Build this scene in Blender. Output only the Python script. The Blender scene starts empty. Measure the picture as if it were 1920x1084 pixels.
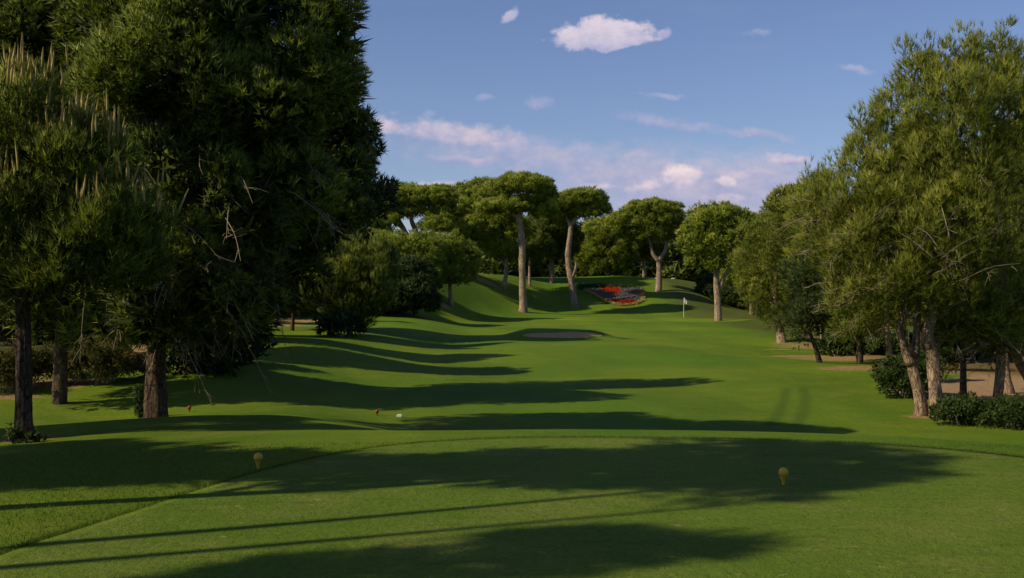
import bpy, math, random
import numpy as np
from mathutils import Vector

scene = bpy.context.scene
col = scene.collection
R = math.radians

# ------------------------------------------------------------------ camera, sky, sun, exposure
F = 2050.0            # focal length in photograph pixels (1920 wide)
HOR = 555.0           # horizon row
EYE = 1.72
cam_d = bpy.data.cameras.new('camera')
cam = bpy.data.objects.new('camera', cam_d)
col.objects.link(cam)
cam.location = (0, 0, EYE)
cam.rotation_euler = (R(90), 0, 0)
cam_d.sensor_width = 36.0
cam_d.lens = 36.0 * F / 1920.0
cam_d.shift_y = (HOR - 542.0) / 1920.0
cam_d.clip_start = 0.1
cam_d.clip_end = 3000
scene.camera = cam

SUN_T = 0.40          # forward part of the light's ground direction
SUN_EL = R(38)
hd = Vector((1.0, SUN_T, 0)).normalized()
light_dir = Vector((hd.x * math.cos(SUN_EL), hd.y * math.cos(SUN_EL), -math.sin(SUN_EL)))
sun_d = bpy.data.lights.new('sun', 'SUN')
sun_d.energy = 5.0
sun_d.angle = R(0.5)
sun_d.color = (1.0, 0.87, 0.56)
sun = bpy.data.objects.new('sun', sun_d)
col.objects.link(sun)
sun.rotation_euler = light_dir.to_track_quat('-Z', 'Y').to_euler()

scene.view_settings.view_transform = 'Standard'
scene.view_settings.look = 'None'
scene.view_settings.exposure = -0.12
scene.view_settings.gamma = 1.0
scene.view_settings.use_curve_mapping = False
scene.render.engine = 'CYCLES'
cy = scene.cycles
cy.max_bounces = 5
cy.diffuse_bounces = 2
cy.glossy_bounces = 1
cy.transmission_bounces = 3
cy.transparent_max_bounces = 4
cy.caustics_reflective = False
cy.caustics_refractive = False


class NT:
    """small helper to write node graphs"""
    def __init__(s, nt):
        s.nt = nt
        s.n = nt.nodes
        s.l = nt.links

    def put(s, sock, v):
        if isinstance(v, bpy.types.NodeSocket):
            s.l.new(v, sock)
        elif v is not None:
            sock.default_value = v

    def math(s, op, a, b=None, c=None, clamp=False):
        n = s.n.new('ShaderNodeMath')
        n.operation = op
        n.use_clamp = clamp
        s.put(n.inputs[0], a)
        if b is not None: s.put(n.inputs[1], b)
        if c is not None: s.put(n.inputs[2], c)
        return n.outputs[0]

    def vmath(s, op, a, b=None):
        n = s.n.new('ShaderNodeVectorMath')
        n.operation = op
        s.put(n.inputs[0], a)
        if b is not None:
            s.put(n.inputs[3 if op == 'SCALE' else 1], b)
        return n.outputs[1 if op in ('LENGTH', 'DOT_PRODUCT') else 0]

    def noise(s, vec, scale, detail=4, rough=0.55, out=0, dist=0.0):
        n = s.n.new('ShaderNodeTexNoise')
        if vec is not None: s.l.new(vec, n.inputs['Vector'])
        n.inputs['Scale'].default_value = scale
        n.inputs['Detail'].default_value = detail
        n.inputs['Roughness'].default_value = rough
        n.inputs['Distortion'].default_value = dist
        return n.outputs[out]

    def step(s, v, lo, hi):
        n = s.n.new('ShaderNodeMapRange')
        n.interpolation_type = 'SMOOTHSTEP'
        s.put(n.inputs[0], v)
        s.put(n.inputs[1], lo)
        s.put(n.inputs[2], hi)
        return n.outputs[0]

    def mix(s, f, a, b, mode='MIX'):
        n = s.n.new('ShaderNodeMix')
        n.data_type = 'RGBA'
        n.blend_type = mode
        s.put(n.inputs[0], f)
        s.put(n.inputs[6], rgba(a))
        s.put(n.inputs[7], rgba(b))
        return n.outputs[2]

    def attr(s, name):
        n = s.n.new('ShaderNodeAttribute')
        n.attribute_name = name
        return n.outputs['Fac']

    def comb(s, x, y, z):
        n = s.n.new('ShaderNodeCombineXYZ')
        s.put(n.inputs[0], x); s.put(n.inputs[1], y); s.put(n.inputs[2], z)
        return n.outputs[0]

    def sep(s, v):
        n = s.n.new('ShaderNodeSeparateXYZ')
        s.l.new(v, n.inputs[0])
        return n.outputs

    def mapping(s, v, scale=(1, 1, 1), loc=(0, 0, 0)):
        n = s.n.new('ShaderNodeMapping')
        s.l.new(v, n.inputs[0])
        n.inputs['Scale'].default_value = scale
        n.inputs['Location'].default_value = loc
        return n.outputs[0]


def rgba(v):
    if isinstance(v, (tuple, list)) and len(v) == 3:
        return (v[0], v[1], v[2], 1.0)
    return v


world = bpy.data.worlds.new("World")
scene.world = world
world.use_nodes = True
W = NT(world.node_tree)
for n in list(W.n):
    W.n.remove(n)
SKY_S = 0.13
sky = W.n.new('ShaderNodeTexSky')
sky.sky_type = 'NISHITA'
sky.sun_disc = False
sky.sun_elevation = SUN_EL
sky.sun_rotation = math.atan2(-hd.x, -hd.y)
sky.air_density = 1.0
sky.dust_density = 0.4
sky.ozone_density = 2.5
sky_col = W.mix(1.0, sky.outputs[0], (0.73, 0.71, 0.85), 'MULTIPLY')
tc = W.n.new('ShaderNodeTexCoord')
dx, dy, dz = W.sep(tc.outputs['Generated'])
yy = W.math('MAXIMUM', dy, 0.08)
U = W.math('MULTIPLY', W.math('DIVIDE', dx, yy), F / 1000)
V = W.math('MULTIPLY', W.math('DIVIDE', dz, yy), F / 1000)
P = W.comb(U, V, 0.0)
# ragged edges: warp the direction with noise before the cloud shapes are tested
wn = W.vmath('SUBTRACT', W.noise(P, 14, 5, 0.6, 1), (0.5, 0.5, 0.5))
P2 = W.vmath('ADD', P, W.vmath('SCALE', wn, 0.045))
u2, v2, _ = W.sep(P2)
fine = W.noise(W.mapping(P, (1, 1.5, 1)), 22, 6, 0.62)


def cloud(px, py, a, b, ang=0.0, soft=0.5, flat=0.0, rag=0.55):
    """one cloud: an ellipse in direction space; flat > 0 cuts its base"""
    u0, v0 = (px - 960) / 1000, (HOR - py) / 1000
    ca, sa = math.cos(R(ang)), math.sin(R(ang))
    du = W.math('SUBTRACT', u2, u0)
    dv = W.math('SUBTRACT', v2, v0)
    e1 = W.math('DIVIDE', W.math('ADD', W.math('MULTIPLY', du, ca), W.math('MULTIPLY', dv, sa)), a / 1000)
    e2 = W.math('DIVIDE', W.math('SUBTRACT', W.math('MULTIPLY', dv, ca), W.math('MULTIPLY', du, sa)), b / 1000)
    if flat:
        e2 = W.math('MULTIPLY', e2, W.math('ADD', 1.0, W.math('MULTIPLY', W.math('LESS_THAN', e2, 0.0), flat)))
    r = W.math('SQRT', W.math('ADD', W.math('MULTIPLY', e1, e1), W.math('MULTIPLY', e2, e2)))
    d = W.math('ADD', W.math('SUBTRACT', 1.0, r), W.math('MULTIPLY', W.math('SUBTRACT', fine, 0.5), rag * 2))
    return W.step(d, 0.0, soft), e2


def add_layer(colr, m, e2, lit, shade, strength):
    """colour the cloud from its shaded base to its sunlit top"""
    t = W.step(W.math('ADD', W.math('MULTIPLY', e2, 0.6), W.math('MULTIPLY', W.math('SUBTRACT', fine, 0.5), 2.2)), -0.7, 0.6)
    c = W.mix(t, tuple(x / SKY_S for x in shade), tuple(x / SKY_S for x in lit))
    return W.mix(W.math('MULTIPLY', m, strength), colr, c)


LAV = (0.36, 0.40, 0.64)
PINK = (0.57, 0.53, 0.68)
CREAM = (1.0, 0.82, 0.80)
out = sky_col
# thin general veil that goes on all round the sky, low down
gp = W.comb(W.math('MULTIPLY', dx, 3.0), W.math('MULTIPLY', dy, 3.0), W.math('MULTIPLY', dz, 16.0))
gn = W.noise(gp, 1.3, 5, 0.6)
gm = W.math('MULTIPLY', W.step(gn, 0.55, 0.8), W.step(dz, 0.34, 0.06))
out = W.mix(W.math('MULTIPLY', gm, 0.35), out, tuple(x / SKY_S for x in PINK))
front = W.math('GREATER_THAN', dy, 0.1)
spec = [
    # px, py, a, b, ang, soft, flat, rag, lit, shade, strength
    (1240, 345, 370, 90, -4, 1.0, 0, 0.35, PINK, LAV, 0.95),
    (1330, 372, 280, 95, 0, 1.0, 0, 0.35, PINK, LAV, 0.9),
    (1450, 340, 150, 75, 0, 1.0, 0, 0.35, PINK, LAV, 0.8),
    (1000, 295, 350, 55, -5, 1.0, 0, 0.4, PINK, LAV, 0.75),
    (850, 254, 175, 34, -7, 0.7, 0.5, 0.45, (0.80, 0.66, 0.74), LAV, 0.75),
    (730, 240, 50, 20, -4, 0.6, 0.5, 0.5, (0.85, 0.68, 0.76), LAV, 0.6),
    (880, 300, 95, 12, -3, 0.7, 0.5, 0.4, PINK, LAV, 0.75),
    (1260, 232, 150, 18, -10, 0.8, 0.5, 0.5, PINK, LAV, 0.55),
    (1420, 255, 95, 17, -8, 0.8, 0.5, 0.5, PINK, LAV, 0.6),
    (1475, 303, 52, 17, -3, 0.6, 0.5, 0.5, (0.84, 0.66, 0.72), LAV, 0.8),
    (1190, 295, 60, 14, -3, 0.8, 0.3, 0.5, PINK, LAV, 0.6),
    (815, 345, 60, 15, 3, 0.7, 0.5, 0.4, (0.82, 0.68, 0.76), LAV, 0.7),
    (1120, 358, 60, 16, 0, 0.7, 0.5, 0.5, (0.86, 0.70, 0.74), LAV, 0.75),
    (1210, 352, 60, 18, 8, 0.7, 0.5, 0.5, (0.88, 0.72, 0.76), LAV, 0.7),
    (1277, 332, 46, 32, 0, 0.6, 0.4, 0.5, CREAM, (0.62, 0.54, 0.70), 0.92),
    (1358, 343, 28, 16, 0, 0.6, 0.4, 0.5, CREAM, (0.62, 0.54, 0.70), 0.8),
    (1370, 372, 60, 13, 0, 0.7, 0.5, 0.5, (0.82, 0.66, 0.72), LAV, 0.7),
    (1410, 330, 60, 16, 0, 0.8, 0.5, 0.5, (0.82, 0.66, 0.72), LAV, 0.5),
    (1440, 395, 70, 10, 0, 0.8, 0.5, 0.5, PINK, LAV, 0.6),
    (1135, 74, 118, 48, 2, 0.30, 1.1, 0.40, (0.80, 0.70, 0.79), (0.46, 0.47, 0.70), 0.96),
    (1243, 67, 17, 13, 0, 0.6, 0, 0.5, (0.62, 0.58, 0.74), (0.5, 0.5, 0.7), 0.7),
    (957, 27, 26, 13, 42, 0.6, 0, 0.5, (0.66, 0.62, 0.76), (0.5, 0.5, 0.7), 0.75),
    (1600, 127, 45, 11, -6, 0.9, 0, 0.6, (0.60, 0.58, 0.76), LAV, 0.6),
    (1418, 64, 36, 8, 12, 0.9, 0, 0.6, (0.55, 0.55, 0.76), LAV, 0.35),
    (1010, 192, 42, 14, -10, 0.9, 0, 0.6, (0.55, 0.55, 0.76), LAV, 0.5),
    (910, 184, 24, 10, 0, 0.9, 0, 0.6, (0.55, 0.55, 0.76), LAV, 0.4),
    (1243, 180, 55, 8, -5, 0.9, 0, 0.6, (0.55, 0.55, 0.76), LAV, 0.5),
    (805, 215, 16, 10, 30, 0.9, 0, 0.6, (0.55, 0.55, 0.76), LAV, 0.35),
]
for (px, py, a, b, ang, soft, flat, rag, lit, shade, st) in spec:
    m, e2 = cloud(px, py, a, b, ang, soft, flat, rag)
    out = add_layer(out, W.math('MULTIPLY', m, front), e2, lit, shade, st)
bg = W.n.new('ShaderNodeBackground')
bg.inputs[1].default_value = SKY_S
W.l.new(out, bg.inputs[0])
wo = W.n.new('ShaderNodeOutputWorld')
W.l.new(bg.outputs[0], wo.inputs[0])

# ------------------------------------------------------------------ terrain function


def sstep(a, b, v):
    t = np.clip((v - a) / (b - a), 0, 1)
    return t * t * (3 - 2 * t)


def smooth_poly(pts, n=6):
    """closed Catmull-Rom through the points"""
    P = np.array(pts, float)
    out = []
    N = len(P)
    for i in range(N):
        p0, p1, p2, p3 = P[i - 1], P[i], P[(i + 1) % N], P[(i + 2) % N]
        for k in range(n):
            t = k / n
            out.append(0.5 * ((2 * p1) + (-p0 + p2) * t + (2 * p0 - 5 * p1 + 4 * p2 - p3) * t * t + (-p0 + 3 * p1 - 3 * p2 + p3) * t ** 3))
    return np.array(out)


def poly_sdf(x, y, poly):
    """signed distance to a closed polygon, negative inside"""
    x = np.asarray(x, float); y = np.asarray(y, float)
    d = np.full(x.shape, 1e9)
    ins = np.zeros(x.shape, bool)
    for i in range(len(poly)):
        ax, ay = poly[i - 1]; bx, by = poly[i]
        ex, ey = bx - ax, by - ay
        L = ex * ex + ey * ey + 1e-12
        t = np.clip(((x - ax) * ex + (y - ay) * ey) / L, 0, 1)
        d = np.minimum(d, np.hypot(x - ax - t * ex, y - ay - t * ey))
        if ey != 0:
            c = ((ay > y) != (by > y)) & (x < ex * (y - ay) / ey + ax)
            ins ^= c
    return np.where(ins, -d, d)


TEE = smooth_poly([(-3.85, 4), (-3.37, 7.2), (-3.12, 8.2), (-2.45, 10.65), (-1.56, 12.3), (-0.07, 13.15), (1.85, 13.15),
                   (3.39, 12.9), (4.6, 12.4), (5.6, 11.3), (6.3, 9.0), (6.6, 5), (6.6, -2), (5.8, -4.5), (-3.5, -4.5), (-4.2, -1)], 5)

_ty = np.arange(-60, 900, 0.5)
_tz = np.interp(_ty, [-60, 8, 16, 24, 45, 70, 95, 105, 113, 118, 900], [-1.2, -1.2, -1.3, -1.32, -1.15, -1.1, -0.8, -0.66, -0.6, -0.55, -0.5])
_k = np.hanning(17); _k /= _k.sum()
_tz = np.convolve(np.pad(_tz, 8, mode='edge'), _k, mode='valid')
BUNK = (3.4, 72.3, 2.3, 0.45)


def H(x, y):
    x = np.asarray(x, float); y = np.asarray(y, float)
    z = np.interp(y, _ty, _tz)
    # bank on the left of the fairway
    z = z + 0.75 * sstep(3.0, 9.5, -x) * sstep(25, 36, y)
    z = z + 0.30 * sstep(9, 16, -x) * (1 - sstep(25, 36, y)) * sstep(14, 22, y)
    # hill behind the putting green, its foot comes closer on the left
    yf = 116 - 30 * sstep(6, -12, x) + 14 * sstep(20, 34, x)
    s = sstep(0, 36, y - yf)
    z = z + s * (4.9 - 1.6 * sstep(16, 40, x)) * (0.55 + 0.45 * sstep(0, 22, y - yf))
    z = z + 0.9 * sstep(160, 260, y)
    # gentle undulation
    w = sstep(16, 40, y)
    z = z + w * (0.07 * np.sin(x * 0.31 + y * 0.11) + 0.06 * np.sin(y * 0.23 - x * 0.17 + 1.3) + 0.05 * np.sin(x * 0.63 + y * 0.41))
    # bunker: sand swept up to a grassed lip behind
    bx, by, ba, bb = BUNK
    side = 1 - sstep(0.85, 1.9, np.abs(x - bx) / ba)
    z = z + side * (0.50 * sstep(-1.1, 1.2, y - by) * (1 - sstep(2.5, 9.0, y - by)) - 0.12 * np.exp(-((y - by + 1.2) / 1.0) ** 2))
    # tee plateau
    near = (y < 40) & (np.abs(x) < 40)
    sd = np.full(z.shape, 50.0)
    if np.any(near):
        sd[near] = poly_sdf(x[near], y[near], TEE)
    t = 1 - sstep(0.0, 1.0, (sd - 0.25) / (8.5 + 10.5 * sstep(0, 6, -x)))
    z = z * (1 - t)
    # low ridge of ground left of the tee where the light bands lie
    z = z + 0.10 * np.exp(-((y - 19.5 - 0.15 * x) / 1.3) ** 2) * sstep(1, -4, x)
    return z


def H1(x, y):
    return float(H(np.array([x]), np.array([y]))[0])


def at(px, py, dmin=5.0, dmax=400.0):
    """where the sight line through a photograph pixel meets the terrain"""
    ys = np.concatenate([np.arange(dmin, 60, 0.1), np.arange(60, dmax, 0.4)])
    xs = (px - 960) / F * ys
    zs = EYE + (HOR - py) / F * ys
    below = zs <= H(xs, ys)
    i = int(np.argmax(below)) if below.any() else len(ys) - 1
    return Vector((xs[i], ys[i], float(H(xs[i:i + 1], ys[i:i + 1])[0])))


# ------------------------------------------------------------------ object helpers


def tag(o, label=None, cat=None, group=None, kind=None):
    if label: o['label'] = label
    if cat: o['category'] = cat
    if group: o['group'] = group
    if kind: o['kind'] = kind
    return o


def link(name, me, mat=None, parent=None, loc=None):
    o = bpy.data.objects.new(name, me)
    if mat is not None and me is not None and not me.materials:
        me.materials.append(mat)
    col.objects.link(o)
    if parent is not None: o.parent = parent
    if loc is not None: o.location = loc
    return o


def empty(name, loc):
    o = bpy.data.objects.new(name, None)
    o.empty_display_size = 0.2
    col.objects.link(o)
    o.location = loc
    return o


def np_mesh(name, verts, faces, k, attrs=None, smooth=False):
    """mesh from arrays: faces is (n, k)"""
    verts = np.asarray(verts, np.float32); faces = np.asarray(faces, np.int32)
    me = bpy.data.meshes.new(name)
    me.vertices.add(len(verts))
    me.vertices.foreach_set('co', verts.ravel())
    me.loops.add(faces.size)
    me.loops.foreach_set('vertex_index', faces.ravel())
    me.polygons.add(len(faces))
    me.polygons.foreach_set('loop_start', np.arange(0, faces.size, k, dtype=np.int32))
    try:
        me.polygons.foreach_set('loop_total', np.full(len(faces), k, np.int32))
    except Exception:
        pass
    me.polygons.foreach_set('use_smooth', np.full(len(faces), smooth, bool))
    for an, (dom, data) in (attrs or {}).items():
        data = np.asarray(data, np.float32)
        a = me.attributes.new(an, 'FLOAT' if data.ndim == 1 else 'FLOAT_VECTOR', dom)
        a.data.foreach_set('value' if data.ndim == 1 else 'vector', data.ravel())
    me.update(calc_edges=True)
    return me


class Tubes:
    """collects tapered tubes and blobs into one quad mesh"""
    def __init__(s):
        s.v = []; s.f = []; s.n = 0

    def tube(s, pts, rad, sides=8, bark=0.0, seed=0, cap=True, step=None):
        pts = np.array(pts, float); rad = np.array(rad, float)
        # resample smoothly
        seg = np.linalg.norm(np.diff(pts, axis=0), axis=1)
        tt = np.concatenate([[0], np.cumsum(seg)])
        n = max(len(pts), int(tt[-1] / (step or max(0.25, tt[-1] / 14))) + 1)
        ti = np.linspace(0, tt[-1], n)
        out = np.zeros((n, 3))
        m = len(pts)
        ext = np.vstack([2 * pts[0] - pts[1], pts, 2 * pts[-1] - pts[-2]])
        for i, t in enumerate(ti):
            k = min(np.searchsorted(tt, t, side='right') - 1, m - 2)
            q = (t - tt[k]) / max(seg[k], 1e-9)
            p0, p1, p2, p3 = ext[k:k + 4]
            out[i] = 0.5 * ((2 * p1) + (-p0 + p2) * q + (2 * p0 - 5 * p1 + 4 * p2 - p3) * q * q + (-p0 + 3 * p1 - 3 * p2 + p3) * q ** 3)
        r = np.interp(ti, tt, rad)
        tan = np.gradient(out, axis=0)
        tan /= np.linalg.norm(tan, axis=1)[:, None] + 1e-9
        ref = np.array([0.31, 0.95, 0.05]) if abs(tan[0][2]) > 0.5 else np.array([0.1, 0.2, 0.97])
        a = np.cross(tan, ref); a /= np.linalg.norm(a, axis=1)[:, None] + 1e-9
        b = np.cross(tan, a)
        th = np.linspace(0, 2 * np.pi, sides, endpoint=False)
        rr = np.repeat(r[:, None], sides, 1)
        if bark:
            zz = ti[:, None]; T = th[None, :]
            rg = np.random.RandomState(seed)
            ph = rg.rand(8) * 6.28
            f = (np.sin(5 * T + 1.1 * zz + ph[0]) + np.sin(9 * T - 2.3 * zz + ph[1]) + 0.8 * np.sin(3 * T + 3.1 * zz + ph[2])
                 + 0.7 * np.sin(2 * T - 5.0 * zz + ph[3]) + 0.8 * rg.randn(n, sides) * 0.7)
            rr = rr * (1 + bark * 0.5 * f)
        V = out[:, None, :] + rr[:, :, None] * (np.cos(th)[None, :, None] * a[:, None, :] + np.sin(th)[None, :, None] * b[:, None, :])
        base = s.n
        s.v.append(V.reshape(-1, 3))
        i = np.arange(n - 1)[:, None] * sides
        j = np.arange(sides)[None, :]; j2 = (j + 1) % sides
        s.f.append((np.stack([i + j, i + sides + j, i + sides + j2, i + j2], -1).reshape(-1, 4) + base))
        s.n += n * sides
        if cap:
            for e, c in ((0, out[0]), (n - 1, out[-1])):
                s.v.append(c[None, :]); ci = s.n; s.n += 1
                rowi = base + e * sides
                q = [(ci, rowi + jj, rowi + (jj + 1) % sides, rowi + (jj + 2) % sides) for jj in range(0, sides - 1, 2)]
                s.f.append(np.array(q))

    def mesh(s, name, smooth=True):
        return np_mesh(name, np.vstack(s.v), np.vstack(s.f), 4, smooth=smooth)


# ------------------------------------------------------------------ materials


def new_mat(name):
    m = bpy.data.materials.new(name)
    m.use_nodes = True
    g = NT(m.node_tree)
    for n in list(g.n):
        g.n.remove(n)
    o = g.n.new('ShaderNodeOutputMaterial')
    return m, g, o


def principled(g, o, colr, rough=0.85, spec=0.2, normal=None):
    p = g.n.new('ShaderNodeBsdfPrincipled')
    g.put(p.inputs['Base Color'], rgba(colr))
    g.put(p.inputs['Roughness'], rough)
    g.put(p.inputs['Specular IOR Level'], spec)
    if normal is not None: g.l.new(normal, p.inputs['Normal'])
    g.l.new(p.outputs[0], o.inputs[0])
    return p


def bump(g, h, strength, dist):
    b = g.n.new('ShaderNodeBump')
    b.inputs['Strength'].default_value = strength
    b.inputs['Distance'].default_value = dist
    g.l.new(h, b.inputs['Height'])
    return b.outputs[0]


def foliage_mat(name, dark, mid, light, transl=0.35, clump=0.0):
    m, g, o = new_mat(name)
    t = g.attr('tint')
    nrm = None
    if clump:
        # the needles of one tuft share most of their facing: they shade as a soft clump
        an = g.n.new('ShaderNodeAttribute')
        an.attribute_name = 'facing'
        vt = g.n.new('ShaderNodeVectorTransform')
        vt.vector_type = 'NORMAL'
        vt.convert_from = 'OBJECT'; vt.convert_to = 'WORLD'
        g.l.new(an.outputs['Vector'], vt.inputs[0])
        ge = g.n.new('ShaderNodeNewGeometry')
        nrm = g.vmath('NORMALIZE', g.vmath('ADD', g.vmath('SCALE', vt.outputs[0], clump), g.vmath('SCALE', ge.outputs['Normal'], 1 - clump)))
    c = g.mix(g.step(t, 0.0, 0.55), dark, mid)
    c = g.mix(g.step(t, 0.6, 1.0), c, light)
    p = g.n.new('ShaderNodeBsdfPrincipled')
    g.l.new(c, p.inputs['Base Color'])
    p.inputs['Roughness'].default_value = 0.55
    p.inputs['Specular IOR Level'].default_value = 0.18
    tr = g.n.new('ShaderNodeBsdfTranslucent')
    g.l.new(g.mix(1.0, c, (1.15, 1.2, 0.6), 'MULTIPLY'), tr.inputs[0])
    if nrm is not None:
        g.l.new(nrm, p.inputs['Normal'])
    ms = g.n.new('ShaderNodeMixShader')
    ms.inputs[0].default_value = transl
    g.l.new(p.outputs[0], ms.inputs[1]); g.l.new(tr.outputs[0], ms.inputs[2])
    g.l.new(ms.outputs[0], o.inputs[0])
    return m


def bark_mat(name, crack, plate, pale, scale=1.0):
    m, g, o = new_mat(name)
    tc_ = g.n.new('ShaderNodeTexCoord')
    v = g.mapping(tc_.outputs['Object'], (scale, scale, scale * 0.28))
    wv = g.vmath('ADD', v, g.vmath('SCALE', g.noise(v, 7, 4, 0.65, 1), 0.22))
    vo = g.n.new('ShaderNodeTexVoronoi')
    vo.feature = 'DISTANCE_TO_EDGE'
    vo.inputs['Scale'].default_value = 17
    g.l.new(wv, vo.inputs['Vector'])
    e = g.step(vo.outputs[0], 0.0, 0.13)
    n1 = g.noise(v, 9, 5, 0.65)
    n2 = g.noise(tc_.outputs['Object'], 1.3, 3, 0.5)
    c = g.mix(g.step(n1, 0.35, 0.7), plate, pale)
    c = g.mix(g.math('MULTIPLY', g.step(n2, 0.45, 0.7), 0.5), c, crack)
    c = g.mix(g.math('MULTIPLY', g.math('SUBTRACT', 1.0, e), 0.75), c, crack)
    h = g.math('ADD', g.math('MULTIPLY', e, 0.7), g.math('MULTIPLY', n1, 0.5))
    principled(g, o, c, 0.9, 0.1, bump(g, h, 0.9, 0.03))
    return m


M_STONE = foliage_mat('stone_pine_needles', (0.028, 0.044, 0.008), (0.170, 0.210, 0.028), (0.420, 0.430, 0.075), 0.36, 0.5)
M_WOODN = foliage_mat('wood_needles', (0.055, 0.080, 0.014), (0.130, 0.165, 0.026), (0.230, 0.260, 0.040), 0.3, 0.5)
M_FARP = foliage_mat('far_pine_needles', (0.080, 0.110, 0.010), (0.235, 0.280, 0.027), (0.430, 0.445, 0.060), 0.3, 0.5)
M_ALEP = foliage_mat('aleppo_pine_needles', (0.060, 0.085, 0.012), (0.200, 0.230, 0.028), (0.370, 0.365, 0.060), 0.38, 0.5)
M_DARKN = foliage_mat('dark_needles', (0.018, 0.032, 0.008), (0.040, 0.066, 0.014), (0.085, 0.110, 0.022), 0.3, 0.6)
M_BUSH = foliage_mat('bush_leaves', (0.020, 0.036, 0.010), (0.052, 0.085, 0.018), (0.110, 0.150, 0.050), 0.25)
M_SCRUB = foliage_mat('scrub_leaves', (0.045, 0.055, 0.014), (0.120, 0.120, 0.036), (0.260, 0.190, 0.075), 0.25)
M_DRYN = foliage_mat('dry_needles', (0.09, 0.055, 0.02), (0.17, 0.10, 0.035), (0.28, 0.17, 0.06), 0.3)
M_BARK = bark_mat('pine_bark', (0.07, 0.045, 0.03), (0.28, 0.19, 0.13), (0.44, 0.32, 0.24))
M_BARKP = bark_mat('pale_pine_bark', (0.10, 0.065, 0.045), (0.33, 0.235, 0.165), (0.50, 0.38, 0.28), 0.55)
M_BARKD = bark_mat('dark_pine_bark', (0.03, 0.02, 0.014), (0.09, 0.06, 0.042), (0.17, 0.12, 0.085))
M_BARKN = bark_mat('young_pine_bark', (0.02, 0.015, 0.012), (0.07, 0.05, 0.04), (0.11, 0.085, 0.07))


def plain_mat(name, c, rough=0.6, spec=0.3, var=0.15, scale=30):
    m, g, o = new_mat(name)
    tc_ = g.n.new('ShaderNodeTexCoord')
    n = g.noise(tc_.outputs['Object'], scale, 4, 0.6)
    c2 = tuple(x * (1 - var) for x in c)
    principled(g, o, g.mix(g.step(n, 0.3, 0.7), c2, c), rough, spec)
    return m


M_TWIG = plain_mat('dead_twig', (0.34, 0.27, 0.20), 0.9, 0.1, 0.4, 4)
M_CANDLE = plain_mat('new_shoot', (0.52, 0.40, 0.15), 0.8, 0.1, 0.3, 8)
M_YELLOW = plain_mat('yellow_paint', (0.62, 0.42, 0.05), 0.55, 0.3, 0.12, 25)
M_RED = plain_mat('red_paint', (0.30, 0.025, 0.015), 0.5, 0.35, 0.1, 25)
M_WHITE = plain_mat('white_paint', (0.75, 0.75, 0.76), 0.6, 0.3, 0.08, 20)
M_POLE = plain_mat('pole_paint', (0.75, 0.72, 0.35), 0.5, 0.3, 0.1, 3)
M_PALES = plain_mat('pale_stone', (0.62, 0.60, 0.52), 0.85, 0.1, 0.2, 12)


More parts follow.
